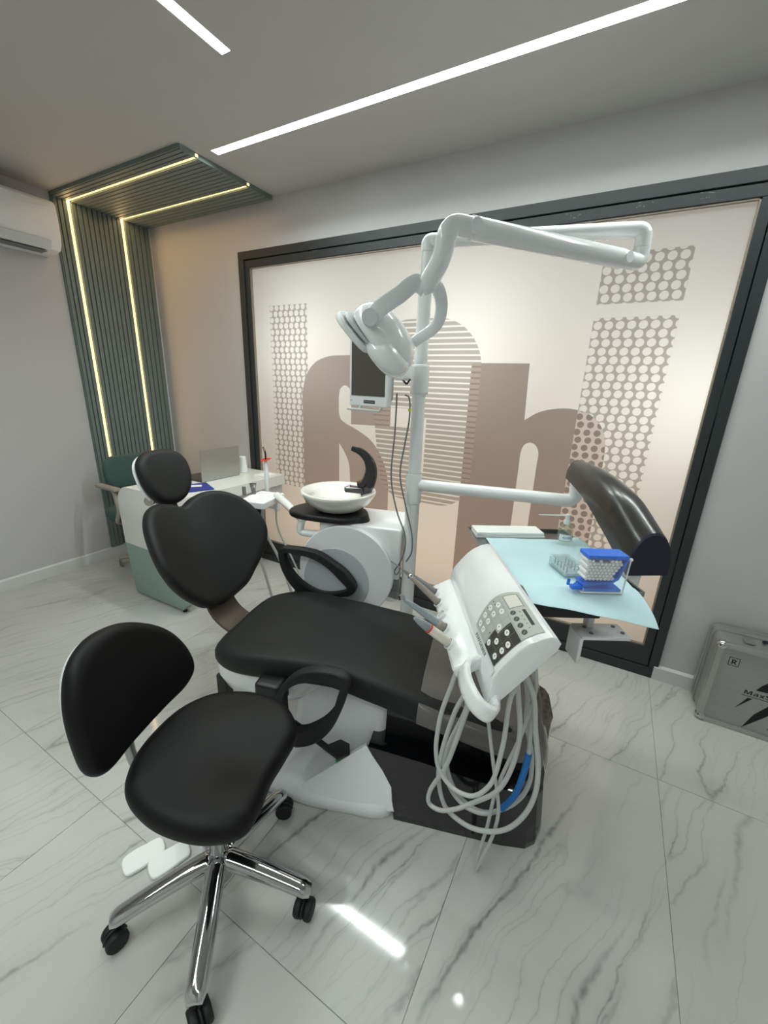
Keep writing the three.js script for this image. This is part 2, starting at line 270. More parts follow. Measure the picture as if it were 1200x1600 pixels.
const filmTex = canvasTex(2048, 1508, (c, w, h) => {
  const S = w / (GX1 - GX0), X = x => (x - GX0) * S, Y = y => (GY1 - y) * S;
  const poly = (pts, sm) => { const q = sm ? smooth2(pts, 160) : pts; c.beginPath(); q.forEach((p, i) => i ? c.lineTo(X(p[0]), Y(p[1])) : c.moveTo(X(p[0]), Y(p[1]))); c.closePath(); };
  const BG = '#f6f4f2', GREY = '#bcb8b4', MAUVE = '#b5a9a4', BROWN = '#a99d97', DARKDOT = '#9c908b', PALE = '#ddd3d0';
  c.fillStyle = BG; c.fillRect(0, 0, w, h);
  const dots = (x0, x1, y0, y1, xr, yr, base, dot, rx) => { // hexagonal rows
    poly([[x0, y0], [x1, y0], [x1, y1], [x0, y1]]); c.fillStyle = base; c.fill(); c.save(); c.clip(); c.fillStyle = dot;
    for (let j = -1; j < 80; j++) { const y = yr - j * 0.03985; if (y < y0 - 0.03) break; for (let i = -20; i < 20; i++) { const x = xr + i * 0.0483 + (j & 1 ? -0.011 : 0); c.beginPath(); c.ellipse(X(x), Y(y), rx * S, rx * S, 0, 0, 7); c.fill(); } }
    c.restore();
  };
  dots(-2.328, -1.986, 0.705, 2.013, -2.021, 1.996, GREY, BG, 0.0188);
  dots(-0.184, 0.168, 1.909, 2.125, 0.138, 2.094, GREY, BG, 0.0188);
  dots(-0.184, 0.168, 0.43, 1.849, 0.129, 1.814, GREY, BG, 0.0188);
  // the ring letter, striped
  const O = []; { const x0 = -1.47, x1 = -0.725, y0 = 0.757, y1 = 1.884, r = 0.29; for (const [cx, cy, a] of [[x1 - r, y1 - r, 0], [x0 + r, y1 - r, 90], [x0 + r, y0 + 0.2, 180], [x1 - 0.2, y0 + 0.2, 270]]) for (let k = 0; k <= 14; k++) { const t = R(a + 90 * k / 14), q = a >= 180 ? 0.2 : r; O.push([cx + q * Math.cos(t), cy + q * Math.sin(t)]); } }
  const H = [[-0.782, 0.25], [-0.782, 1.637], [-0.461, 1.637], [-0.449, 1.338], ...smooth2([[-0.449, 1.338], [-0.379, 1.385], [-0.292, 1.409], [-0.201, 1.411], [-0.117, 1.384], [-0.056, 1.322], [-0.028, 1.235], [-0.02, 1.1]], 40, false), [-0.015, 0.25], [-0.349, 0.25], [-0.349, 1.1], ...smooth2([[-0.349, 1.1], [-0.35, 1.17], [-0.372, 1.207], [-0.402, 1.218], [-0.433, 1.2], [-0.446, 1.15], [-0.446, 1.1]], 20, false), [-0.446, 0.25]];
  const Sx = [[-2.041, 0.5], [-2.041, 1.42], ...smooth2([[-2.041, 1.42], [-2.006, 1.54], [-1.924, 1.63], [-1.808, 1.672], [-1.66, 1.68]], 30, false), ...smooth2([[-1.62, 1.68], [-1.46, 1.66], [-1.35, 1.58], [-1.303, 1.45]], 20, false), [-1.303, 1.236], [-1.612, 1.229], [-1.612, 1.42], ...smooth2([[-1.612, 1.42], [-1.625, 1.465], [-1.667, 1.487], [-1.704, 1.462], [-1.716, 1.41]], 16, false), ...smooth2([[-1.716, 1.31], [-1.704, 1.262], [-1.66, 1.232], [-1.577, 1.2], [-1.44, 1.125], [-1.347, 1.0], [-1.303, 0.863], [-1.296, 0.72]], 30, false), [-1.296, 0.5], [-1.613, 0.5], ...smooth2([[-1.613, 0.8], [-1.626, 0.946], [-1.66, 1.02], [-1.712, 1.088]], 16, false), [-1.712, 0.5]];
  poly(O); c.save(); c.clip();
  c.fillStyle = GREY; c.fillRect(0, 0, w, h); c.fillStyle = BG;
  for (let k = 0; k < 45; k++) c.fillRect(0, Y(1.872 - k * 0.0312), w, 0.0098 * S);
  c.restore();
  c.fillStyle = BG; c.fillRect(X(-1.152), Y(1.30), 0.108 * S, 0.345 * S); c.fillRect(X(-1.3), Y(1.36), 0.15 * S, 0.12 * S);
  poly(Sx); c.fillStyle = MAUVE; c.fill();
  poly(H); c.fillStyle = BROWN; c.fill();
  // overlaps
  for (const [A, base, line] of [[H, '#b7a9a3', '#9d908a'], [Sx, '#bbaea9', '#a6978f']]) {
    c.save(); poly(O); c.clip(); poly(A); c.clip(); c.fillStyle = base; c.fillRect(0, 0, w, h); c.fillStyle = line;
    for (let k = 0; k < 45; k++) c.fillRect(0, Y(1.872 - k * 0.0312), w, 0.0098 * S); c.restore();
  }
  c.save(); poly(H); c.clip(); dots(-0.184, 0.168, 0.3, 1.849, 0.129, 1.814, PALE, DARKDOT, 0.0165); c.restore();
});
{
  const film = std(0xffffff, 1.0, { map: filmTex, transmission: 0.88, thickness: 0, ior: 1.3, specularIntensity: 0.4, clearcoat: 0.35, clearcoatRoughness: 0.3 });
  const g = new THREE.PlaneGeometry(GX1 - GX0, GY1 - GY0); g.translate((GX0 + GX1) / 2, (GY0 + GY1) / 2, ZB - 0.02);
  part(win, 'printed_pane', g, film, I4, 'frosted pane printed with dotted, striped and solid letters');
}
// ---------- slatted cladding with two light lines ----------
const PZ0 = -2.386, PZ1 = -1.716, PX = -2.235, LZ = [-1.817, -2.18], LW = 0.016;
{
  const wallT = new THREE.Group(); wallT.name = 'trim_1'; wallT.userData = { kind: 'structure', label: 'grey green slatted wall cladding with two light lines' }; scene.add(wallT);
  const ceilT = new THREE.Group(); ceilT.name = 'trim_2'; ceilT.userData = { kind: 'structure', label: 'grey green slatted ceiling cladding with two light lines' }; scene.add(ceilT);
  wallT.add(mesh('backing', box2(XL, XL + 0.005, 0.088, CEIL, PZ0, PZ1), M.slatBack));
  ceilT.add(mesh('backing', box2(XL + 0.006, PX, CEIL - 0.005, CEIL, PZ0, PZ1), M.slatBack));
  // slat edges: three fields between the light lines
  const fields = [[PZ1, LZ[0] + LW / 2 + 0.003, 3], [LZ[0] - LW / 2 - 0.003, LZ[1] + LW / 2 + 0.003, 10], [LZ[1] - LW / 2 - 0.003, PZ0, 5]];
  for (const [za, zb, n] of fields) for (let k = 0; k < n; k++) {
    const p = (zb - za) / n, z0 = za + p * k, z1 = z0 + p, lo = Math.min(z0, z1) + 0.003, hi = Math.max(z0, z1) - 0.003;
    wallT.add(mesh('slat', rb(0.02, CEIL - 0.024 - 0.088, hi - lo, 0.002, XL + 0.015, (CEIL - 0.02 + 0.088) / 2, (lo + hi) / 2, 1), M.slat));
    ceilT.add(mesh('slat', rb(PX - XL - 0.026, 0.02, hi - lo, 0.002, (PX + XL + 0.026) / 2, CEIL - 0.015, (lo + hi) / 2, 1), M.slat));
  }
  ceilT.add(mesh('end_cap', box2(PX, PX + 0.004, CEIL - 0.026, CEIL, PZ0, PZ1), M.slat));
  ceilT.add(mesh('edge_strip', box2(XL + 0.02, PX, CEIL - 0.022, CEIL, PZ1, PZ1 + 0.006), M.slat));
  wallT.add(mesh('edge_strip', box2(XL, XL + 0.022, 0.088, CEIL, PZ1, PZ1 + 0.004), M.slat));
  wallT.add(mesh('corner_strip', box2(XL, XL + 0.02, 0.088, CEIL, PZ0 - 0.013, PZ0 - 0.001), M.baseboard));
  LZ.forEach((z, k) => {
    const t = thing('led_strip', ['warm light line set in slats farther from the printed glass', 'warm light line set in slats closer to the printed glass'][k], 'led strip', [XL, 0.7, z]);
    part(t, 'wall_run', box2(XL + 0.007, XL + 0.0185, 0.7, CEIL - 0.02, z - LW / 2, z + LW / 2), M.warmLed);
    part(t, 'ceiling_run', box2(XL + 0.019, PX + 0.007, CEIL - 0.0195, CEIL - 0.007, z - LW / 2, z + LW / 2), M.warmLed);
    areaLight('led_strip_light', WARM, WARM_POWER, LW, CEIL - 0.74, [XL + 0.02, (CEIL + 0.68) / 2, z], [1, 0, 0]);
    const l = new THREE.RectAreaLight(WARM, WARM_POWER, PX - XL - 0.04, LW); l.name = 'led_strip_light'; l.position.set((PX + XL) / 2, CEIL - 0.021, z); l.rotation.x = -Math.PI / 2; scene.add(l);
  });
}
// white ceiling lines
LINES.forEach(([x0, x1, z0, z1], k) => {
  const t = thing('ceiling_light_line', ['long recessed white light line running along the printed glass wall', 'short recessed white light line ending beside the slatted ceiling', 'recessed white light line across the part of the ceiling facing the printed glass'][k], 'ceiling light', [(x0 + x1) / 2, CEIL + SLOT, (z0 + z1) / 2]);
  part(t, 'diffuser', box2(x0 + 0.0005, x1 - 0.0005, CEIL + SLOT, CEIL + 0.1, z0 + 0.0005, z1 - 0.0005), M.led);
  part(t, 'end_cap', box2(x0 + 0.001, x0 + 0.003, CEIL + 0.002, CEIL + SLOT, z0 + 0.001, z1 - 0.001), M.greyLight);
});
// ---------- dental chair (written in the chair frame CH) ----------
{
  const t = thing('dental_chair', 'black upholstered dental chair with heart shaped backrest on white and black base', 'dental chair', [-0.75, 0, -1.23], 15);
  const P = (n, g, m, par = t, l) => part(par, n, g, m, CH, l);
  // low white foot plate, rounded towards the stool
  {
    const o = smooth2([[0.205, 0.316], [0.05, 0.35], [-0.15, 0.36], [-0.36, 0.335], [-0.52, 0.27], [-0.58, 0.12], [-0.58, -0.12], [-0.5, -0.25], [-0.2, -0.3], [0.19, -0.3], [0.215, 0]], 90);
    const ring = (s, y) => o.map(p => [p[0] > 0.15 ? p[0] : p[0] * s, y, p[1] * s]);
    P('base_plate', crease(loft([ring(0.99, 0.002), ring(1, 0.01), ring(1, 0.03), ring(0.97, 0.045), ring(0.8, 0.06), ring(0.5, 0.062)]), 50), M.whiteSatin);
  }
  // triangular white wing rising from the plate to the column
  {
    const right = [[0.226, 0.03, 0.314], [0.214, 0.06, 0.302], [0.206, 0.1, 0.282], [0.165, 0.14, 0.258], [0.12, 0.178, 0.24], [0.092, 0.203, 0.224]], left = right.map((p, i) => [-0.15 + 0.004 * i, 0.036 + 0.003 * i, 0.353 - 0.006 * i]), rings = [];
    for (let k = 0; k <= 10; k++) { const q = k / 10, r = right.map((p, i) => [0, 1, 2].map(c => left[i][c] + (p[c] - left[i][c]) * q + (c === 2 ? 0.014 * Math.sin(q * Math.PI) * (1 - i / 5) : 0) + (c === 0 ? -0.002 : 0))), e = r[5]; rings.push([...r, [e[0] - 0.004, e[1] - 0.008, e[2] - 0.022], [e[0] - 0.004, 0.03, e[2] - 0.05]]); }
    P('base_wing', crease(loft(rings), 35), M.whiteSatin);
  }
  // column under the seat
  {
    const ring = (x0, x1, w, y, r) => rrect(x1 - x0, w * 2, r).map(p => [(x0 + x1) / 2 + p[0], y, p[1]]);
    P('column', crease(loft([ring(-0.26, 0.15, 0.17, 0.05, 0.04), ring(-0.24, 0.145, 0.16, 0.2, 0.04), ring(-0.23, 0.15, 0.15, 0.35, 0.04), ring(-0.26, 0.17, 0.15, 0.46, 0.04)]), 40), M.whiteSatin);
    P('seat_shell', crease(loft([ring(-0.5, -0.22, 0.17, 0.285, 0.1), ring(-0.555, -0.16, 0.225, 0.315, 0.12), ring(-0.575, -0.1, 0.245, 0.38, 0.12), ring(-0.575, -0.05, 0.245, 0.45, 0.12)]), 50), M.whiteGloss);
    P('rear_foot', rb(0.05, 0.15, 0.05, 0.008, -0.6, 0.2, 0.1), M.blackSatin);
    P('pedal_lever', merge([rod(V(-0.22, 0.2, 0.2), V(-0.06, 0.16, 0.24), 0.012), crease(extrude([[0, 0.012], [0.07, 0.05], [0.11, 0.02], [0.1, -0.02], [0.06, -0.035], [0.03, -0.012]], 0.014, { bevel: 0.003 }).rotateX(Math.PI / 2).rotateY(0.1).translate(-0.08, 0.17, 0.235))]), M.blackSatin);
    P('switch_button', rb(0.006, 0.024, 0.03, 0.003, 0, 0, 0).rotateY(-0.7).rotateZ(0.5).translate(-0.005, 0.137, 0.256), M.green);
  }
  // black toe section
  {
    const edge = y => y < 0.1 ? 0.226 - 0.2 * y : y < 0.2 ? 0.206 - 1.1 * (y - 0.1) : 0.096 + 0.28 * (y - 0.2);   // curved joint with the white part
    const ring = (x, s, k, joint) => { const p = [[0.32, 0], [0.318, 0.02], [0.29, 0.35 * k + 0.01], [0.255, 0.7 * k], [0.226, k], [0.2, k + 0.008], [0.135, k + 0.012], [0.13, 0.36]].map(q => [q[0] * s, q[1]]), f = q => [joint === undefined ? x : edge(q[1]) + joint, q[1], 0]; return [...p.map(q => { const r = f(q); return [r[0], r[1], q[0]]; }), ...p.slice().reverse().map(q => { const r = f(q); return [r[0], r[1], -q[0]]; })]; };
    const rings = [ring(0, 1, 0.2, 0), ring(0, 1, 0.2, 0.006), ring(0.3, 0.99, 0.185), ring(0.45, 0.975, 0.165), ring(0.6, 0.955, 0.145), ring(0.68, 0.92, 0.135), ring(0.715, 0.84, 0.128), ring(0.738, 0.7, 0.125), ring(0.75, 0.45, 0.122)];
    P('toe_section', crease(loft(rings), 20), M.blackGloss);
  }
  // seat: one long cushion falling towards the foot end
  const topY = u => u < -0.2 ? 0.535 - 0.25 * (u + 0.2) * (u + 0.2) : 0.535 - 0.14 * Math.max(0, u + 0.05) - 0.06 * Math.max(0, u - 0.15);
  const seatO = [[-0.585, 0], [-0.582, 0.12], [-0.552, 0.205], [-0.47, 0.258], [-0.33, 0.27], [-0.18, 0.255], [-0.04, 0.245], [0.12, 0.255], [0.3, 0.262], [0.5, 0.258], [0.63, 0.242], [0.685, 0.2], [0.702, 0.1], [0.704, 0]];
  const full = [...seatO, ...seatO.slice(1, -1).reverse().map(p => [p[0], -p[1]])];
  const seatMap = (a, b, h) => [a, topY(a) - 0.05 + h - 0.012 * Math.max(0, 1 - (b / 0.2) ** 2) * (a < 0.4 ? 1 : 0), b];
  P('seat', cushion(full, { th: 0.1, er: 0.045, crown: 0.004, map: seatMap, n: 120 }), M.leatherSoft);
  { // clear wipeable sleeve over the leg end, hanging round the sides
    const rings = []; for (let i = 0; i <= 22; i++) {
      const a = 0.275 + (0.712 - 0.275) * i / 22, hw = 0.272 - (a > 0.6 ? (a - 0.6) * 0.35 : 0), y = topY(Math.min(a, 0.704)) + 0.004, end = a > 0.704 ? 0.02 : 0, r = [];
      for (const [b, d] of [[-1, 0.085], [-1.005, 0.07], [-1, 0.045], [-0.93, 0.014], [-0.75, 0.002], [-0.4, 0], [0, 0.001], [0.4, 0], [0.75, 0.002], [0.93, 0.014], [1, 0.045], [1.005, 0.07], [1, 0.085]]) r.push([a + 0.002 * Math.sin(b * 9), y - d - end + 0.0018 * Math.sin(a * 46 + b * 7) * (Math.abs(b) < 0.9 ? 1 : 0.4), b * hw]);
      rings.push(r);
    }
    const n = 13, pos = [], idx = []; rings.forEach(r => r.forEach(p => pos.push(...p)));
    for (let i = 0; i < 22; i++) for (let j = 0; j < n - 1; j++) { const a = i * n + j; idx.push(a, a + 1, a + n + 1, a, a + n + 1, a + n); }
    for (let j = 1; j < n - 1; j++) { const o = 22 * n; idx.push(o, o + j, o + j + 1); }
    const g = new THREE.BufferGeometry(); g.setAttribute('position', new THREE.Float32BufferAttribute(pos, 3)); g.setIndex(idx); g.computeVertexNormals();
    P('clear_sleeve', g, M.cover, t, 'clear plastic sleeve over the leg end');
  }
  // backrest: heart outline, wings bent forward
  {
    const o = [[0.0, 0.479], [0.066, 0.508], [0.138, 0.529], [0.209, 0.521], [0.264, 0.479], [0.297, 0.408], [0.308, 0.317], [0.285, 0.227], [0.24, 0.146], [0.186, 0.076], [0.133, 0.021], [0.069, -0.008], [0.0, -0.022]];
    const f = [...o, ...o.slice(1, -1).reverse().map(p => [-p[0], p[1]])];
    const g = 0.509, map = (b, s, h) => { const bow = 1.687 * b * b, x = -0.749 + bow - s * Math.sin(g) + h * Math.cos(g), y = 0.495 + s * Math.cos(g) + h * Math.sin(g); return [x, y, b * 1.0]; };
    const oo = f;
    const bk = part(t, 'backrest', cushion(oo, { th: 0.085, er: 0.04, crown: 0.004, map, n: 110 }), M.leatherSoft, BK);
    part(bk, 'back_shell', cushion(oo.map(p => [p[0] * 0.8, 0.04 + p[1] * 0.85]), { th: 0.03, er: 0.012, crown: 0, map: (b, s, h) => map(b, s, h - 0.05), n: 80 }), M.greyLight, BK);
    // bent support strap between seat and back
    const st = [], sp = smooth2([[-0.35, 0.385], [-0.52, 0.375], [-0.66, 0.385], [-0.745, 0.43], [-0.80, 0.52], [-0.88, 0.66]], 20, false);
    sp.forEach((p, i) => { const a = sp[Math.max(0, i - 1)], b = sp[Math.min(20, i + 1)], l = Math.hypot(b[0] - a[0], b[1] - a[1]), nx = (b[1] - a[1]) / l * 0.014, ny = -(b[0] - a[0]) / l * 0.014; st.push([[p[0], p[1], 0.085], [p[0] + nx, p[1] + ny, 0.085], [p[0] + nx, p[1] + ny, -0.07], [p[0], p[1], -0.07]]); });
    part(t, 'back_bracket', crease(loft(st), 40), M.bronze, BK);
    // headrest on two bars
    const ho = [[0, 0.14], [0.065, 0.135], [0.115, 0.1], [0.128, 0.03], [0.11, -0.05], [0.065, -0.105], [0, -0.125], [-0.065, -0.105], [-0.11, -0.05], [-0.128, 0.03], [-0.115, 0.1], [-0.065, 0.135]];
    const gh = R(20), hm = (b, s, h) => { const x = -1.06 + 1.4 * b * b - s * Math.sin(gh) + h * Math.cos(gh), y = 1.04 + s * Math.cos(gh) + h * Math.sin(gh); return [x, y, b]; };
    const hr = part(t, 'headrest', cushion(ho, { th: 0.07, er: 0.034, crown: 0.004, map: hm, n: 72 }), M.leatherSoft, BK);
    part(hr, 'head_shell', cushion(ho.map(p => [p[0] * 0.94, p[1] * 0.95]), { th: 0.016, er: 0.007, crown: 0, map: (b, s, h) => hm(b, s, h - 0.043), n: 60 }), M.whiteSatin, BK);
    for (const s of [1, -1]) part(t, 'headrest_bar', pipe([V(-1.10, 1.02, s * 0.035), V(-1.07, 0.94, s * 0.035), V(-1.035, 0.86, s * 0.035)], 0.011, 0.03, 12), M.bronze, BK);
    part(t, 'headrest_knob', cyl(0.022, 0.022, 0.03, 0, 0, 0, 28).rotateX(Math.PI / 2).rotateY(0.5).translate(-1.075, 0.95, 0.075), M.taupe, BK);
  }
  // armrests: closed loops; the one by the spittoon is up, the other is folded down
  {
    const outer = [[-0.52, 0.71], [-0.496, 0.732], [-0.457, 0.737], [-0.382, 0.738], [-0.308, 0.728], [-0.234, 0.69], [-0.169, 0.647], [-0.125, 0.589], [-0.121, 0.563], [-0.146, 0.528], [-0.197, 0.512], [-0.28, 0.492], [-0.364, 0.483], [-0.426, 0.501], [-0.472, 0.549], [-0.508, 0.615], [-0.521, 0.675]];
    const inner = [[-0.485, 0.707], [-0.42, 0.708], [-0.345, 0.7], [-0.271, 0.669], [-0.205, 0.615], [-0.157, 0.561], [-0.19, 0.536], [-0.25, 0.516], [-0.31, 0.512], [-0.364, 0.527], [-0.417, 0.558], [-0.462, 0.606], [-0.491, 0.664]];
    const a = P('armrest', crease(extrude(smooth2(outer, 70), 0.04, { bevel: 0.009, holes: [smooth2(inner.map(p => [-0.32 + (p[0] + 0.32) * 1.04, 0.612 + (p[1] - 0.612) * 1.06]), 60)] }).translate(0, 0, -0.31), 40), M.blackRubber);
    part(a, 'armrest_mount', rb(0.1, 0.07, 0.09, 0.015, -0.4, 0.47, -0.28), M.blackSatin, CH);
    const o2 = [[-0.223, 0.435], [-0.196, 0.484], [-0.158, 0.527], [-0.109, 0.558], [-0.055, 0.575], [0.002, 0.577], [0.042, 0.567], [0.049, 0.543], [0.037, 0.487], [0.015, 0.407], [-0.015, 0.335], [-0.052, 0.281], [-0.103, 0.237], [-0.165, 0.215], [-0.205, 0.25], [-0.222, 0.33]];
    const i2 = [[-0.2, 0.393], [-0.197, 0.437], [-0.173, 0.478], [-0.136, 0.507], [-0.088, 0.524], [-0.03, 0.532], [0.018, 0.52], [0.012, 0.48], [-0.005, 0.42], [-0.034, 0.37], [-0.077, 0.325], [-0.13, 0.29], [-0.175, 0.29], [-0.195, 0.33]];
    const b = P('armrest', crease(extrude(smooth2(o2, 70), 0.042, { bevel: 0.009, holes: [smooth2(i2.map(p => [-0.09 + (p[0] + 0.09) * 1.06, 0.41 + (p[1] - 0.41) * 1.06]), 60)] }).translate(0, 0, 0.28), 40), M.blackRubber);
    part(b, 'armrest_mount', rb(0.1, 0.1, 0.09, 0.016, -0.262, 0.415, 0.275), M.blackSatin, CH);
  }
}
// ---------- assistant stool ----------
{
  const cx = -0.80, cz = -0.523, t = thing('stool', 'black padded swivel stool with chrome five spoke base on casters', 'stool', [cx, 0, cz]);
  const P = (n, g, m, par = t, l) => part(par, n, g, m, I4, l);
  const so = [[-0.905, -0.362], [-0.83, -0.348], [-0.74, -0.358], [-0.645, -0.395], [-0.592, -0.455], [-0.606, -0.52], [-0.642, -0.6], [-0.655, -0.67], [-0.672, -0.735], [-0.725, -0.775], [-0.79, -0.79], [-0.9, -0.765], [-0.985, -0.695], [-1.015, -0.6], [-1.0, -0.5], [-0.965, -0.42]];
  const saddle = (x, z) => { const f = (x + 0.8) * 0.966 - (z + 0.56) * 0.26, s = (x + 0.8) * 0.26 + (z + 0.56) * 0.966; return 0.02 * Math.max(0, -f / 0.2) ** 2 + 0.15 * s * s - 0.028 * Math.exp(-((f - 0.07) ** 2 + s * s) / 0.012) - 0.05 * Math.max(0, f - 0.1); };
  P('seat', cushion(so, { th: 0.085, er: 0.04, crown: 0.012, n: 110, map: (a, b, h) => [a, 0.488 + h + saddle(a, b), b] }), M.leather);
  P('seat_plate', merge([rb(0.2, 0.012, 0.16, 0.004, cx, 0.437, cz), cyl(0.03, 0.03, 0.06, cx, 0.405, cz)]), M.blackSatin);
  // backrest on the line A-B, tilted back
  const A = V(-0.93, 0.58, -0.31), d = V(-0.11, 0, -0.35).normalize(), bk = V(-0.954, 0, 0.3), g = R(10), up = V(0, Math.cos(g), 0).addScaledVector(bk, Math.sin(g)), nf = bk.clone().multiplyScalar(-Math.cos(g)).add(V(0, Math.sin(g), 0));
  const bo = [[0.0, 0.02], [-0.005, 0.09], [0.012, 0.2], [0.053, 0.275], [0.111, 0.307], [0.192, 0.302], [0.257, 0.272], [0.335, 0.2], [0.38, 0.1], [0.38, 0.03], [0.34, 0.0], [0.25, -0.008], [0.12, -0.012], [0.03, -0.01]];
  const bm = (s, h, k) => { const p = A.clone().addScaledVector(d, s).addScaledVector(up, h).addScaledVector(nf, k + 0.55 * (s - 0.19) ** 2 - 0.022); return [p.x, p.y, p.z]; };
  const br = P('backrest', cushion(bo, { th: 0.06, er: 0.029, crown: 0.008, n: 100, map: bm }), M.leather);
  part(br, 'back_panel', cushion(bo.map(p => [0.19 + (p[0] - 0.19) * 0.9, 0.14 + (p[1] - 0.14) * 0.9]), { th: 0.012, er: 0.005, crown: 0, n: 70, map: (s, h, k) => bm(s, h, k - 0.036) }), M.greyLight, I4);
  const pb = bm(0.19, 0.05, -0.045); 
  P('back_support', pipe([V(cx - 0.08, 0.425, cz + 0.03), V(-1.03, 0.425, -0.452), V(-1.045, 0.5, -0.45), V(...pb)], 0.014, 0.04, 14), M.steel);
  P('gas_column', lathe([[0, 0.42], [0.014, 0.42], [0.014, 0.3], [0.024, 0.298], [0.024, 0.17], [0.03, 0.165], [0.034, 0.13], [0.036, 0.08], [0, 0.078]], 32).translate(cx, 0, cz), M.chrome);
  for (let k = 0; k < 5; k++) {
    const a = R(52 + 72 * k), dx = Math.cos(a), dz = Math.sin(a), rings = [];
    for (let i = 0; i <= 16; i++) { const q = i / 16, r = 0.02 + 0.262 * q, y = 0.148 - 0.062 * Math.pow(q, 1.35), w = 0.03 - 0.005 * q, h = 0.026 - 0.007 * q; rings.push(Array.from({ length: 16 }, (_, j) => { const f = j / 16 * 2 * Math.PI, c = Math.cos(f), s = Math.sin(f); const e = i === 16 ? 0.75 : 1; return [cx + dx * r - dz * w * c * e, y + h * s * e, cz + dz * r + dx * w * c * e]; })); }
    P('spoke', loft(rings), M.chrome);
    const rx = cx + dx * 0.266, rz = cz + dz * 0.266, ya = R([20, 100, 40, -30, 75][k]), c = V(rx + 0.012 * Math.cos(ya), 0, rz + 0.012 * Math.sin(ya));
    const wheel = s => lathe([[0, -0.0105], [0.025, -0.0105], [0.0285, -0.005], [0.0285, 0.005], [0.025, 0.0105], [0, 0.0105]], 28).rotateX(Math.PI / 2).translate(0, 0, s * 0.0155).rotateY(-ya).translate(c.x, 0.0287, c.z);
    const cs = P('caster', merge([rod(V(rx, 0.05, rz), V(rx, 0.078, rz), 0.008), new THREE.SphereGeometry(0.0305, 20, 10, 0, Math.PI * 2, 0, Math.PI * 0.5).scale(1, 1, 0.28).rotateY(-ya).translate(c.x, 0.028, c.z)]), M.blackSatin);
    part(cs, 'wheel', wheel(1), M.blackRubber); part(cs, 'wheel', wheel(-1), M.blackRubber);
  }
}
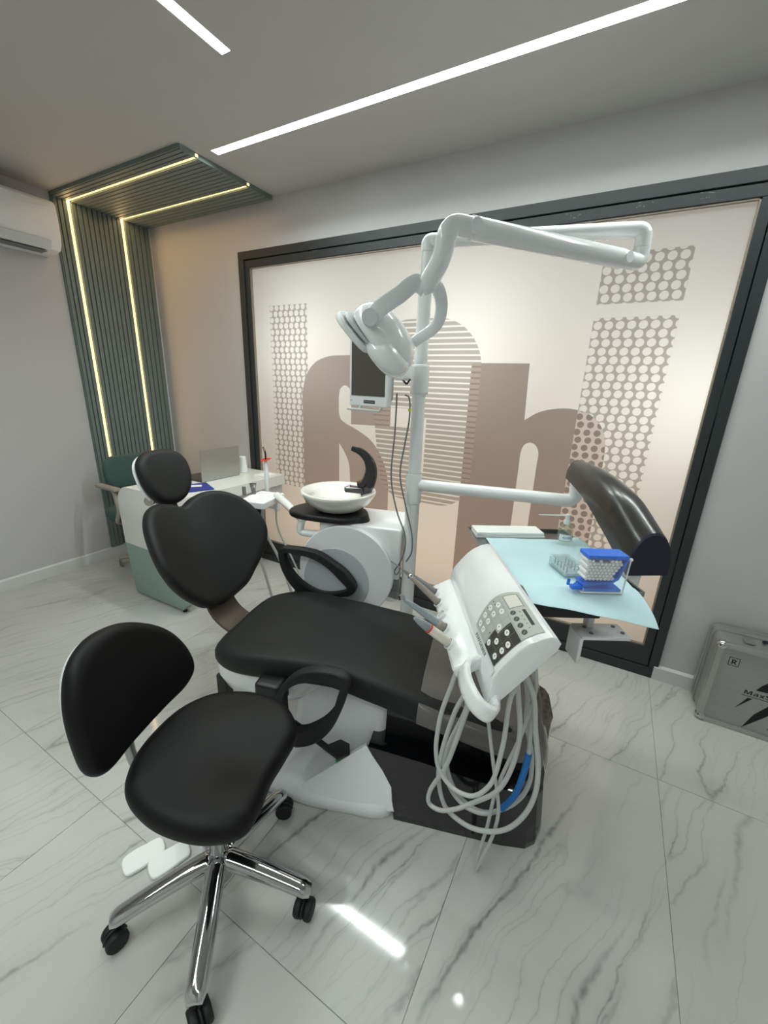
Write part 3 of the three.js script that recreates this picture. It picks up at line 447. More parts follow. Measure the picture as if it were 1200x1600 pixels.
// ---------- spittoon unit with post (chair frame) ----------
const POLE = V(-0.761, 0, -1.666);
{
  const b0 = at(CH, 0.0, 0, -0.42), t = thing('spittoon_unit', 'white spittoon cabinet with round disc front, ceramic bowl and tall post', 'dental unit', [b0.x, 0, b0.z], 15);
  const P = (n, g, m, par = t, l, F = CH) => part(par, n, g, m, F, l);
  P('cabinet', crease(rb(0.41, 0.26, 0.3, 0.012, -0.14, 0.725, -0.52), 30), M.whiteGloss);
  P('cabinet_foot', rb(0.18, 0.58, 0.14, 0.03, -0.2, 0.31, -0.52), M.greyLight);
  const disc = P('round_cover', crease(lathe([[0, 0.03], [0.237, 0.03], [0.24, 0.027], [0.24, 0], [0, 0]], 72).rotateX(Math.PI / 2).translate(-0.2, 0.612, -0.37), 30), M.whiteSatin);
  P('round_boss', crease(lathe([[0, 0.004], [0.168, 0.004], [0.17, 0.002], [0.17, 0], [0, 0]], 60).rotateX(Math.PI / 2).translate(-0.245, 0.565, -0.3395), 30), std(0xb9c0c4, 0.35));
  P('water_bottle', lathe([[0, 0], [0.04, 0], [0.042, 0.01], [0.042, 0.1], [0.03, 0.125], [0.015, 0.13], [0, 0.13]], 32).translate(0.02, 0.465, -0.43), M.clear);
  // post
  P('post', merge([lathe([[0, 0.02], [0.033, 0.02], [0.033, 1.11], [0.029, 1.112], [0.029, 1.36], [0.0285, 1.36], [0.0275, 2.0], [0, 2.0]], 40).translate(POLE.x, 0, POLE.z), lathe([[0.033, 0], [0.075, 0], [0.075, 0.02], [0.036, 0.05], [0.033, 0.05]], 40).translate(POLE.x, 0, POLE.z)]), M.whiteGloss, t, undefined, I4);
  P('collar', lathe([[0.0285, 1.465], [0.037, 1.467], [0.0385, 1.475], [0.0385, 1.475], [0.0385, 1.487], [0.0378, 1.4875], [0.0385, 1.489], [0.0385, 1.575], [0.036, 1.585], [0.0285, 1.587]], 40).translate(POLE.x, 0, POLE.z), M.whiteGloss, t, undefined, I4);
  P('post_arm', pipe([V(POLE.x + 0.02, 1.067, POLE.z - 0.004), V(-0.09, 1.067, -1.81), V(-0.095, 1.148, -1.812)], 0.027, 0.05), M.whiteGloss, t, undefined, I4);
  P('post_sleeve', lathe([[0.034, 0.98], [0.0375, 0.982], [0.0375, 1.118], [0.034, 1.12]], 36).translate(POLE.x, 0, POLE.z), M.whiteGloss, t, undefined, I4);
  // bowl on a black tray
  const bc = at(CH, -0.285, 0, -0.48);
  P('drip_tray', cushion([[-0.2, 0.02], [-0.17, 0.1], [-0.05, 0.13], [0.1, 0.11], [0.15, 0.02], [0.12, -0.08], [0, -0.13], [-0.14, -0.1]], { th: 0.035, er: 0.016, crown: 0, n: 60, map: (a, b, h) => [-0.3 + a * 1.15, 0.872 + h, -0.47 + b] }), M.blackSatin);
  P('bowl', lathe([[0, 0.882], [0.07, 0.884], [0.125, 0.905], [0.165, 0.94], [0.186, 0.975], [0.189, 0.988], [0.183, 0.993], [0.168, 0.991], [0.135, 0.983], [0.125, 0.978], [0.105, 0.95], [0.065, 0.925], [0.015, 0.918], [0, 0.918]], 64).translate(bc.x, 0, bc.z), M.ceramic, t, undefined, I4);
  P('bowl_foot', cyl(0.05, 0.06, 0.035, -0.17, 0.868, -0.45), M.blackSatin);
  { // curved black spout block
    const arc = smooth2([[0, 0], [0.03, 0.015], [0.055, 0.06], [0.06, 0.11], [0.04, 0.155], [0.0, 0.185], [-0.055, 0.2]], 24, false), rings = [];
    const nrm = i => { const a = arc[Math.max(0, i - 1)], b = arc[Math.min(arc.length - 1, i + 1)], l = Math.hypot(b[0] - a[0], b[1] - a[1]); return [(b[1] - a[1]) / l, -(b[0] - a[0]) / l]; };
    arc.forEach((p, i) => { const q = i / (arc.length - 1), n = nrm(i), h = 0.03 * (1 - q) + 0.013, w = 0.03 * (1 - 0.5 * q); rings.push(Array.from({ length: 14 }, (_, j) => { const f = j / 14 * 2 * Math.PI, c = Math.cos(f), s = Math.sin(f), k = 1 / Math.pow(Math.abs(c) ** 4 + Math.abs(s) ** 4, 0.25); return [-0.175 + p[0] * 0.85 + n[0] * h * c * k, 1.0 + p[1] + n[1] * h * c * k, -0.5 + w * s * k]; })); });
    P('spout', merge([crease(loft(rings), 40), rb(0.1, 0.03, 0.055, 0.01, -0.2, 1.0, -0.485)]), M.blackGloss);
    P('nozzle', cyl(0.008, 0.008, 0.012, -0.225, 1.018, -0.47, 20), M.chrome);
  }
  // assistant arm and holder
  const T = (x, y, z) => V(x, y, z), HX = -1.70, HY = 0.842, HZ = -1.64;
  P('assistant_arm', merge([pipe([T(-1.15, 0.782, -1.52), T(-1.288, 0.777, -1.479), T(-1.272, 0.85, -1.483)], 0.018, 0.03, 18), pipe([T(-1.265, 0.853, -1.48), T(HX + 0.06, HY + 0.022, HZ - 0.06)], 0.022, 0.01, 20), sph(0.0225, -1.27, 0.853, -1.482, 20)]), M.whiteGloss, t, undefined, I4);
  const ah = P('assistant_holder', merge([rb(0.16, 0.038, 0.235, 0.006, 0, 0, 0).rotateY(R(14)).translate(HX, HY, HZ), rb(0.03, 0.075, 0.035, 0.008, HX + 0.045, HY - 0.037, HZ - 0.07), rb(0.07, 0.015, 0.02, 0.004, 0, 0, 0).rotateY(R(20)).translate(HX + 0.005, HY - 0.067, HZ - 0.09)]), M.whiteSatin, t, undefined, I4);
  part(ah, 'note_card', rb(0.08, 0.002, 0.1, 0.0008, 0, 0, 0).rotateY(R(20)).translate(HX - 0.02, HY + 0.0202, HZ + 0.05), M.whiteSheet, I4);
  part(ah, 'holder_clip', box(0.02, 0.05, 0.012, HX - 0.11, HY + 0.042, HZ + 0.03), M.hoseDark, I4); part(ah, 'holder_clip', box(0.02, 0.04, 0.012, HX - 0.08, HY + 0.038, HZ - 0.015), M.hoseDark, I4);
  // small hoses below the holder
  for (const [a, b, c, r] of [[T(HX, HY - 0.02, HZ), T(-1.63, 0.48, -1.68), T(-1.46, 0.06, -1.72), 0.008], [T(HX - 0.04, HY - 0.02, HZ + 0.05), T(-1.68, 0.43, -1.6), T(-1.5, 0.03, -1.6), 0.008], [T(HX + 0.04, HY - 0.02, HZ - 0.07), T(-1.6, 0.48, -1.75), T(-1.42, 0.04, -1.85), 0.005]])
    P('suction_hose', tube([a, V(a.x, a.y - 0.15, a.z), b, c, V(c.x + 0.1, 0.012, c.z - 0.04), at(CH, -0.36, 0.06, -0.5), at(CH, -0.26, 0.1, -0.52)], r, 60, 10), M.hose, t, undefined, I4);
}
// curing light standing in the holder
{
  const x = -1.83, z = -1.812, y = 0.785, t = thing('curing_light', 'white pen shaped curing light with orange shield above assistant holder', 'curing light', [x, y, z]);
  const P = (n, g, m) => part(t, n, g, m);
  P('body', lathe([[0, 0.042], [0.009, 0.042], [0.0125, 0.06], [0.0145, 0.145], [0.0115, 0.22], [0.0075, 0.245], [0, 0.246]], 24).translate(x, y, z), M.whiteSatin);
  P('base', cyl(0.0135, 0.0135, 0.042, x, y + 0.021, z), M.blackSatin);
  P('shield', lathe([[0, 0.003], [0.032, 0.003], [0.033, 0.0015], [0.032, 0], [0, 0]], 36).rotateZ(0.1).rotateX(0.15).translate(x, y + 0.252, z), M.red);
  P('tip', pipe([V(x, y + 0.246, z), V(x, y + 0.295, z), V(x - 0.022, y + 0.325, z - 0.005)], 0.0055, 0.02, 12), M.blackGloss);
}
single('suction_tip', 'grey suction handpiece hanging in the assistant holder', 'suction tip', merge([lathe([[0, 0], [0.0075, 0], [0.0095, 0.06], [0.014, 0.1], [0.019, 0.125], [0.021, 0.13], [0.017, 0.13], [0, 0.128]], 24).translate(-1.822, 0.78, -1.69)]), M.steel);
// ---------- operating lamp ----------
{
  const t = thing('operating_lamp', 'white dental operating lamp hanging on a two section swing arm', 'lamp', [POLE.x, 2.0, POLE.z]);
  const P = (n, g, m, par = t, l) => part(par, n, g, m, I4, l);
  const E1 = V(-0.028, 2.04, -1.845), E2 = V(-0.028, 1.94, -1.845), K = V(-0.50, 1.932, -1.222), K2 = V(-0.512, 1.845, -1.225), Nk = V(-0.556, 1.79, -1.232);
  P('swing_arm', pipe([V(POLE.x, 2.0015, POLE.z), V(POLE.x, 2.04, POLE.z), E1, V(E1.x, 1.985, E1.z)], 0.026, 0.055), M.whiteGloss);
  const dir = K.clone().sub(E2).normalize(), a0 = E2.clone().addScaledVector(dir, 0.09), a1 = K.clone().addScaledVector(dir, -0.075);
  P('elbow', pipe([V(E1.x, 1.984, E1.z), E2, a0.clone().addScaledVector(dir, 0.02)], 0.027, 0.055), M.whiteGloss);
  const sa = P('spring_arm', rod(a0, a1, 0.0305, 0.0305, 36), M.whiteGloss);
  const side = V(dir.z, 0, -dir.x);
  for (const s of [-1, 1]) for (const p of [a0, a1]) part(sa, 'pivot_disc', rod(p.clone().addScaledVector(side, s * 0.02), p.clone().addScaledVector(side, s * 0.034), 0.02, 0.018, 24), M.whiteSatin);
  P('drop_elbow', pipe([a1.clone().addScaledVector(dir, -0.02), K, K2, Nk], 0.028, 0.05), M.whiteGloss);
  P('neck_ring', merge([rod(Nk.clone().lerp(K2, 0.12), Nk.clone().lerp(K2, -0.25), 0.021, 0.018, 28)]), M.whiteSatin);
  // yoke: two curved arms from the neck to the head's sides
  const Y0 = Nk.clone().lerp(K2, -0.2), ax = V(0.80, 0, -0.6).normalize(); // axis through the head, roughly across the view
  const yoke = (pts, w0, w1, th) => { const c = new THREE.CatmullRomCurve3(pts), rings = []; for (let i = 0; i <= 30; i++) { const q = i / 30, p = c.getPointAt(q), tg = c.getTangentAt(q), wd = V(0.55, -0.1, 0.83).normalize(), b = wd.clone().addScaledVector(tg, -wd.dot(tg)).normalize(), n = tg.clone().cross(b), w = w0 + (w1 - w0) * q; rings.push(Array.from({ length: 16 }, (_, j) => { const f = j / 16 * 2 * Math.PI, cc = Math.cos(f), s = Math.sin(f), k = 1 / Math.pow(Math.abs(cc) ** 3 + Math.abs(s) ** 3, 1 / 3); const v = p.clone().addScaledVector(n, w * cc * k).addScaledVector(b, th * s * k); return v.toArray(); })); } return loft(rings); };
  const HJ1 = V(-0.67, 1.68, -1.1), HJ2 = V(-0.625, 1.635, -1.30);
  P('yoke_arm', yoke([Y0, V(-0.585, 1.79, -1.215), V(-0.615, 1.75, -1.165), V(-0.648, 1.712, -1.122), HJ1], 0.025, 0.024, 0.009), M.whiteGloss);
  P('yoke_arm', yoke([Y0, V(-0.545, 1.79, -1.265), V(-0.535, 1.745, -1.3), V(-0.552, 1.69, -1.315), HJ2], 0.021, 0.017, 0.009), M.whiteGloss);
  P('yoke_cap', rod(HJ1.clone().add(V(-0.004, 0.002, -0.008)), HJ1.clone().add(V(0.008, 0.002, 0.016)), 0.0245, 0.0235, 32), M.greyLight);
  // head: axes e (towards the patient), up, side
  const Hc = V(-0.688, 1.655, -1.205), e = V(-0.62, -0.56, 0.15).normalize(), sd = V(0.5, 0, 0.86).addScaledVector(e, -V(0.5, 0, 0.86).dot(e)).normalize(), hu = sd.clone().cross(e).multiplyScalar(-1); if (hu.y < 0) hu.negate();
  const hp = (a, u, s) => Hc.clone().addScaledVector(e, a).addScaledVector(hu, u).addScaledVector(sd, s).toArray();
  const ring = (a, ou, ru, rs, p = 2.4) => Array.from({ length: 48 }, (_, j) => { const f = j / 48 * 2 * Math.PI, c = Math.cos(f), s = Math.sin(f), k = 1 / Math.pow(Math.abs(c) ** p + Math.abs(s) ** p, 1 / p); return hp(a, ou + ru * c * k, rs * s * k); });
  P('head_shell', loft([ring(-0.064, -0.012, 0.012, 0.012), ring(-0.061, -0.012, 0.045, 0.04), ring(-0.052, -0.013, 0.078, 0.062), ring(-0.036, -0.014, 0.1, 0.078), ring(-0.012, -0.015, 0.116, 0.09), ring(0.014, -0.015, 0.12, 0.094), ring(0.03, -0.015, 0.114, 0.09), ring(0.036, -0.015, 0.1, 0.08)]), M.whiteGloss);
  P('front_cover', loft([ring(-0.012, -0.066, 0.06, 0.092), ring(0.01, -0.064, 0.074, 0.1), ring(0.034, -0.06, 0.08, 0.102), ring(0.054, -0.056, 0.074, 0.096), ring(0.064, -0.054, 0.058, 0.08), ring(0.068, -0.053, 0.03, 0.05)]), M.whiteGloss);
  P('visor_rim', loft([ring(0.036, 0.05, 0.06, 0.084, 3.2), ring(0.038, 0.05, 0.063, 0.088, 3.2), ring(0.045, 0.05, 0.063, 0.088, 3.2), ring(0.047, 0.05, 0.06, 0.085, 3.2)]), M.greyLight);
  const vs = P('light_visor', loft([ring(0.052, 0.056, 0.07, 0.09, 3.2), ring(0.055, 0.056, 0.074, 0.095, 3.2), ring(0.068, 0.056, 0.074, 0.095, 3.2), ring(0.072, 0.056, 0.07, 0.09, 3.2)]), M.whiteSatin);
  part(vs, 'lens', loft([ring(0.0725, 0.056, 0.06, 0.078, 3.2), ring(0.0735, 0.056, 0.058, 0.076, 3.2)]), M.greyLight);
}
// ---------- patient monitor on the post ----------
{
  const c = V(-0.925, 1.56, -1.515), F = new THREE.Matrix4().makeRotationY(R(-9.7)).setPosition(c.x, c.y, c.z);
  const t = thing('monitor', 'small silver framed monitor with dark screen mounted on the post', 'monitor', [c.x, 1.42, c.z], -9.7);
  const P = (n, g, m, par = t, l) => part(par, n, g, m, F, l);
  const hs = P('housing', rb(0.212, 0.28, 0.03, 0.006, 0, -0.01, -0.012), M.whiteSatin);
  P('back_case', rb(0.19, 0.25, 0.035, 0.012, 0, 0, -0.04), M.greyLight);
  part(hs, 'screen', rb(0.184, 0.228, 0.003, 0.001, 0, 0.006, 0.0032), M.screen, F);
  const btn = canvasTex(256, 64, (q, w, h) => { q.fillStyle = '#15181a'; q.fillRect(0, 0, w, h); q.fillStyle = '#c9cccd'; for (let k = 0; k < 6; k++) { q.beginPath(); q.arc(30 + k * 38, 32, 11, 0, 7); q.fill(); } });
  part(hs, 'button_strip', new THREE.PlaneGeometry(0.062, 0.013).translate(0.01, -0.131, 0.0036), std(0xffffff, 0.4, { map: btn }), F);
  const tx = canvasTex(64, 32, (q, w, h) => { q.fillStyle = '#d4d7d8'; q.fillRect(0, 0, w, h); q.fillStyle = '#333'; q.font = 'bold 24px sans-serif'; q.fillText('m', 8, 24); q.fillText('n', 32, 24); });
  part(hs, 'maker_mark', new THREE.PlaneGeometry(0.014, 0.006).translate(-0.093, -0.128, 0.0036), std(0xffffff, 0.5, { map: tx }), F);
  P('handle_bar', merge([pipe([V(-0.108, -0.165, 0.01), V(0.075, -0.165, 0.01), V(0.082, -0.148, 0.01)], 0.0055, 0.015, 12), rod(V(-0.04, -0.165, 0.01), V(-0.04, -0.15, 0.0), 0.006)]), M.greyLight);
  P('mount', merge([rb(0.055, 0.12, 0.05, 0.01, 0.135, 0.02, -0.06), rb(0.1, 0.04, 0.04, 0.008, 0.1, 0.0, -0.08), rb(0.012, 0.12, 0.012, 0.002, 0.11, 0.12, -0.055)]), M.whiteSatin);
  P('latch', merge([rod(V(0.145, -0.04, -0.045), V(0.16, -0.055, -0.05), 0.004), rod(V(0.16, -0.055, -0.05), V(0.17, -0.035, -0.06), 0.004)]), M.blackSatin);
  const st = std(0xc6d021, 0.6);
  P('tag', merge([rb(0.008, 0.008, 0.002, 0.0005, -0.107, 0.01, -0.01)]), M.yellow);
}
{
  const pts = [[-0.805, 1.465, -1.545], [-0.81, 1.40, -1.555], [-0.815, 1.3, -1.56], [-0.825, 1.1, -1.565], [-0.79, 0.95, -1.57], [-0.748, 0.85, -1.575], [-0.745, 0.78, -1.575], [-0.77, 0.70, -1.575], [-0.793, 0.655, -1.575], [-0.783, 0.64, -1.575], [-0.77, 0.66, -1.578], [-0.768, 0.71, -1.58]];
  single('monitor_cable', 'thin grey cable looped down the post from the monitor', 'cable', tube(pts.map(p => V(...p)), 0.0035, 120, 8), M.hoseDark, I4, 'monitor cables');
  const p2 = [[-0.78, 1.462, -1.575], [-0.772, 1.455, -1.59], [-0.768, 1.38, -1.6], [-0.785, 1.25, -1.6], [-0.8, 1.12, -1.6], [-0.765, 0.98, -1.6], [-0.725, 0.85, -1.6], [-0.722, 0.76, -1.6], [-0.745, 0.71, -1.598]];
  const c2 = thing('monitor_cable', 'thin grey cable with a yellow tag hanging from the monitor', 'cable', [-0.745, 0.71, -1.6], 0, 'monitor cables');
  part(c2, 'lead', tube(p2.map(p => V(...p)), 0.0035, 100, 8), M.hoseDark);
  part(c2, 'tag', rb(0.011, 0.012, 0.01, 0.002, -0.769, 1.402, -1.599), M.yellow);
}
// ---------- instrument console with tray on its balanced arm (tray frame DL) ----------
const TY = 0.95; // tray top
{
  const o = at(DL, 0.1, 0, 0.45), t = thing('instrument_console', 'white keypad console with handpiece holders and metal tray on a jointed arm', 'instrument console', [o.x, 0.8, o.z], 30);
  const P = (n, g, m, par = t, l, F = DL) => part(par, n, g, m, F, l);
  // dark arched cover of the balanced arm
  {
    const A = V(-0.105, 1.195, -1.80), B = V(0.163, 1.0, -1.405), d = B.clone().sub(A), sd = V(d.z, 0, -d.x).normalize().negate(), rings = [];
    const ring = (q, k = 1) => { const c = A.clone().addScaledVector(d, q), e = Math.sin(q * Math.PI) * 0.035, w = (0.04 + 0.029 * Math.min(1, q * 1.6)) * k, h = (0.075 + 0.06 * Math.min(1, q * 1.35)) * k, r = []; for (let j = 0; j <= 18; j++) { const f = j / 18 * Math.PI; r.push([c.x + sd.x * w * Math.cos(f), c.y + e - 0.03 + h * Math.pow(Math.sin(f), 0.75), c.z + sd.z * w * Math.cos(f)]); } return r; };
    rings.push(ring(-0.03, 0.6), ring(-0.02, 0.9)); for (let i = 0; i <= 16; i++) rings.push(ring(i / 16)); 
    P('arm_cover', crease(loft(rings), 45), M.shell, t, 'dark glossy arched arm cover', I4);
    const e0 = ring(1), e1 = ring(1.012, 0.985); P('arm_end_cap', crease(loft([e0, e1]), 40), M.navy, t, 'navy end cap', I4);
    P('tray_post', merge([rod(V(0.13, 0.97, -1.43), V(0.13, 0.90, -1.43), 0.026, 0.024, 28), rod(V(0.13, 0.905, -1.43), at(DL, 0.25, 0.905, 0.3), 0.016)]), M.whiteSatin, t, undefined, I4);
  }
  // tray
  P('tray', merge([rb(0.40, 0.004, 0.53, 0.0015, 0.2, TY - 0.002, 0.265), rb(0.40, 0.016, 0.006, 0.002, 0.2, TY + 0.004, 0.003), rb(0.006, 0.016, 0.53, 0.002, 0.003, TY + 0.004, 0.265), rb(0.006, 0.016, 0.53, 0.002, 0.397, TY + 0.004, 0.265), rb(0.40, 0.016, 0.006, 0.002, 0.2, TY + 0.004, 0.527)]), M.steel);
  P('tray_carrier', rb(0.27, 0.075, 0.32, 0.008, 0.155, TY - 0.043, 0.37), M.blackSatin);
  P('holder_bracket', crease(merge([rb(0.15, 0.012, 0.08, 0.004, 0.335, 0.79, 0.47), rb(0.012, 0.09, 0.075, 0.004, 0.258, 0.747, 0.475).rotateZ(0), rb(0.022, 0.14, 0.03, 0.005, 0.31, 0.86, 0.44)]), 30), M.whiteSatin);
  for (const [x, z] of [[0.295, 0.49], [0.29, 0.455], [0.385, 0.45], [0.395, 0.485]]) P('screw', cyl(0.006, 0.006, 0.003, x, 0.797, z, 16), M.hoseDark);
  // console body: arched top, sloping down to the user
  const prof = [[-0.111, 0.90], [-0.101, 0.921], [-0.081, 0.949], [-0.062, 0.972], [-0.044, 0.988], [-0.02, 1.001], [0.004, 1.007], [0.016, 1.003], [0.026, 0.99], [0.02, 0.972], [-0.06, 0.872], [-0.098, 0.826], [-0.108, 0.822], [-0.118, 0.83]];
  const bd = P('body', crease(extrude(prof, 0.53, { bevel: 0.004 }).translate(0, 0, 0.298), 28), M.whiteGloss);
  // keypad laid on the arch
  const kt = canvasTex(640, 640, (c, w, h) => {
    c.fillStyle = '#b7bab3'; c.fillRect(0, 0, w, h);
    c.save(); c.fillStyle = '#aeb2b0'; c.beginPath(); c.moveTo(0, 0); c.lineTo(0, 640); c.lineTo(430, 640); c.lineTo(430, 0); c.fill(); c.restore();
    // canvas: u runs from the user edge up the slope, v along the console
    c.fillStyle = '#2e3436'; c.fillRect(0, 330, 200, 310); c.fillRect(200, 400, 190, 240);
    c.strokeStyle = '#83887f'; c.lineWidth = 3; for (const x of [100, 200, 300, 400]) { c.beginPath(); c.moveTo(x, 60); c.lineTo(x, 640); c.stroke(); } for (const y of [120, 220, 320, 420, 520]) { c.beginPath(); c.moveTo(0, y); c.lineTo(410, y); c.stroke(); }
    const key = (x, y, dark) => { c.fillStyle = dark ? '#2b3033' : '#eceeeb'; c.beginPath(); c.ellipse(x, y, 30, 34, 0, 0, 7); c.fill(); c.strokeStyle = dark ? '#cfd2cf' : '#3a3f42'; c.lineWidth = 5; c.beginPath(); c.moveTo(x - 12, y + 8); c.lineTo(x, y - 12); c.lineTo(x + 12, y + 8); c.stroke(); };
    for (const [x, y] of [[60, 70], [60, 170], [160, 70], [160, 170], [260, 70], [260, 170], [360, 120], [360, 220], [60, 370], [150, 450], [250, 350], [60, 560], [160, 580], [300, 470], [250, 580]]) key(x, y, false);
    c.fillStyle = '#1d2022'; for (const [x, y] of [[330, 40], [230, 40], [330, 90], [120, 300]]) { c.beginPath(); c.arc(x, y, 8, 0, 7); c.fill(); }
    c.fillStyle = '#8f948c'; c.fillRect(440, 40, 170, 215); c.fillStyle = '#dcdad2'; c.fillRect(455, 55, 140, 185);
    for (let k = 0; k < 4; k++) { const y = 310 + k * 88; c.fillStyle = '#3a3f41'; c.beginPath(); c.arc(460, y, 30, 0, 7); c.fill(); c.strokeStyle = '#9da19b'; c.lineWidth = 5; c.beginPath(); c.moveTo(446, y + 12); c.lineTo(474, y - 12); c.stroke(); }
    c.fillStyle = '#232628'; c.fillRect(560, 300, 34, 230); c.fillStyle = '#7b807a'; for (let k = 0; k < 5; k++) c.fillRect(520, 320 + k * 55, 16, 14);
  });
  {
    const top = smooth2(prof.slice(0, 7), 40, false), seg = 16, pos = [], uv = [], idx = [];
    const i0 = 4, i1 = 38; for (let i = 0; i <= seg; i++) { const f = i0 + (i1 - i0) * i / seg, k = Math.floor(f), r = f - k, p = [top[k][0] + (top[k + 1][0] - top[k][0]) * r, top[k][1] + (top[k + 1][1] - top[k][1]) * r], a = top[Math.max(0, k - 1)], b = top[Math.min(40, k + 2)], l = Math.hypot(b[0] - a[0], b[1] - a[1]), n = [-(b[1] - a[1]) / l, (b[0] - a[0]) / l]; for (const j of [0, 1]) { const z = j ? 0.808 : 0.642 - 0.05 * Math.sin(i / seg * Math.PI * 0.9) * 0.6; pos.push(p[0] + n[0] * 0.0014, p[1] + n[1] * 0.0014, z); uv.push(i / seg, j ? 0 : 1); } }
    for (let i = 0; i < seg; i++) { const a = 2 * i; idx.push(a, a + 1, a + 3, a, a + 3, a + 2); }
    const g = new THREE.BufferGeometry(); g.setAttribute('position', new THREE.Float32BufferAttribute(pos, 3)); g.setAttribute('uv', new THREE.Float32BufferAttribute(uv, 2)); g.setIndex(idx); g.computeVertexNormals();
    part(bd, 'keypad', g, std(0xffffff, 0.35, { map: kt }), DL, 'grey keypad with round keys and small display');
    const lt = canvasTex(512, 48, (c, w, h) => { c.fillStyle = '#dfe2e3'; c.fillRect(0, 0, w, h); c.fillStyle = '#33383a'; c.font = 'bold 40px sans-serif'; c.fillText('PERFORMER', 120, 38); });
    const nx = -0.9, ny = 0.42; const A = [-0.1125, 0.899], B = [-0.106, 0.913];
    const lg = new THREE.BufferGeometry(); lg.setAttribute('position', new THREE.Float32BufferAttribute([A[0] - 0.0012, A[1] + 0.0005, 0.62, B[0] - 0.0012, B[1] + 0.0005, 0.62, B[0] - 0.0012, B[1] + 0.0005, 0.82, A[0] - 0.0012, A[1] + 0.0005, 0.82], 3)); lg.setAttribute('uv', new THREE.Float32BufferAttribute([0, 0, 0, 1, 1, 1, 1, 0], 2)); lg.setIndex([0, 1, 2, 0, 2, 3]); lg.computeVertexNormals();
    part(bd, 'maker_mark', lg, std(0xffffff, 0.4, { map: lt }), DL);
  }
  // holder bar with five cradles
  const hb = P('holder_bar', crease(merge([rb(0.075, 0.036, 0.42, 0.01, 0, 0, 0).rotateZ(R(28)).translate(-0.142, 0.858, 0.535), ...[[0.437, 54.1], [0.498, 46.5], [0.563, 50], [0.628, 53.3], [0.695, 51.6]].map(([z, a]) => lathe([[0.0132, -0.012], [0.0152, -0.012], [0.0152, -0.003], [0.0132, -0.003]], 24).rotateZ(R(a)).translate(-0.177 - 0.0145 * Math.sin(R(a)), 0.888 + 0.0145 * Math.cos(R(a)), z))]), 30), M.whiteGloss);
  // grip at the end of the console
  {
    const c = new THREE.CatmullRomCurve3([[-0.116, 0.868, 0.73], [-0.148, 0.872, 0.748], [-0.163, 0.876, 0.79], [-0.163, 0.875, 0.835], [-0.148, 0.862, 0.868], [-0.12, 0.845, 0.872], [-0.1, 0.838, 0.82]].map(p => V(...p))), rings = [], ud = V(0.45, 0.89, 0).normalize();
    for (let i = 0; i <= 40; i++) { const p = c.getPointAt(i / 40), tg = c.getTangentAt(i / 40), b = ud.clone().addScaledVector(tg, -ud.dot(tg)).normalize(), n = tg.clone().cross(b); rings.push(Array.from({ length: 16 }, (_, j) => { const f = j / 16 * 2 * Math.PI, x = Math.cos(f), y = Math.sin(f), k = 1 / Math.pow(x ** 4 + y ** 4, 0.25); return p.clone().addScaledVector(n, 0.0085 * x * k).addScaledVector(b, 0.02 * y * k).toArray(); })); }
    P('grip', crease(loft(rings), 50), M.whiteGloss);
  }
}
// handpieces resting in the holder bar
const HP = [[0.437, [-0.256, 0.948]], [0.498, [-0.237, 0.952]], [0.628, [-0.26, 0.953]], [0.695, [-0.24, 0.942]]];
function handpiece(k, label, prof, mats, head) {
  const [z, tip] = HP[k], b0 = V(-0.158, 0.877, z), e = V(tip[0], tip[1], z), d = e.clone().sub(b0).normalize(), b = V(-0.177, 0.888, z), q = new THREE.Quaternion().setFromUnitVectors(V(0, 1, 0), d), w = at(DL, b.x, b.y, b.z);
  const t = thing('handpiece', label, 'handpiece', [w.x, w.y, w.z], 30, 'handpieces in the console holder');
  prof.forEach(([n, pts], i) => part(t, n, lathe(pts.map(p => [p[0], p[1] * 1.22]), 24).applyQuaternion(q).translate(b.x, b.y, b.z), mats[i], DL));
  if (head) part(t, 'head', head.applyQuaternion(q).translate(b.x, b.y, b.z), M.chrome, DL);
}
const turb = () => merge([cyl(0.0065, 0.0065, 0.014, 0, 0, 0, 20).rotateX(Math.PI / 2).rotateY(0.5).translate(0, 0.156, 0), cyl(0.004, 0.005, 0.02, 0, 0.146, 0, 16)]);
handpiece(0, 'grey air and water syringe handpiece next to taupe turbine', [['sleeve', [[0, 0], [0.011, 0], [0.0115, 0.04], [0.009, 0.075], [0, 0.076]]], ['barrel', [[0, 0.075], [0.008, 0.075], [0.006, 0.1], [0.002, 0.118], [0.0015, 0.15], [0, 0.15]]]], [M.hoseDark, M.steel]);
handpiece(1, 'taupe turbine handpiece with small chrome ball head', [['sleeve', [[0, 0], [0.0105, 0], [0.0115, 0.012], [0, 0.013]]], ['barrel', [[0, 0.012], [0.01, 0.012], [0.0085, 0.06], [0.006, 0.1], [0, 0.102]]]], [M.hoseDark, M.taupe], sph(0.008, 0, 0.128, 0, 16));
handpiece(2, 'blue grey turbine handpiece with angled chrome head', [['sleeve', [[0, 0], [0.0105, 0], [0.0115, 0.02], [0.0112, 0.03], [0, 0.031]]], ['barrel', [[0, 0.03], [0.0105, 0.03], [0.0095, 0.06], [0.007, 0.1], [0.005, 0.12], [0, 0.121]]]], [M.taupe, std(0x9aa6ad, 0.3, { metalness: 0.3 })], turb());
handpiece(3, 'cream scaler handpiece with grey tip and red ring', [['sleeve', [[0, 0], [0.0115, 0.0], [0.0122, 0.06], [0, 0.061]]], ['tip_ring', [[0, 0.06], [0.0124, 0.06], [0.0124, 0.064], [0, 0.064]]], ['nose_cone', [[0, 0.064], [0.0118, 0.064], [0.0095, 0.085], [0.0055, 0.1], [0.004, 0.101], [0, 0.096]]]], [std(0xd8d2c4, 0.4), M.red, std(0x8e979d, 0.4)]);
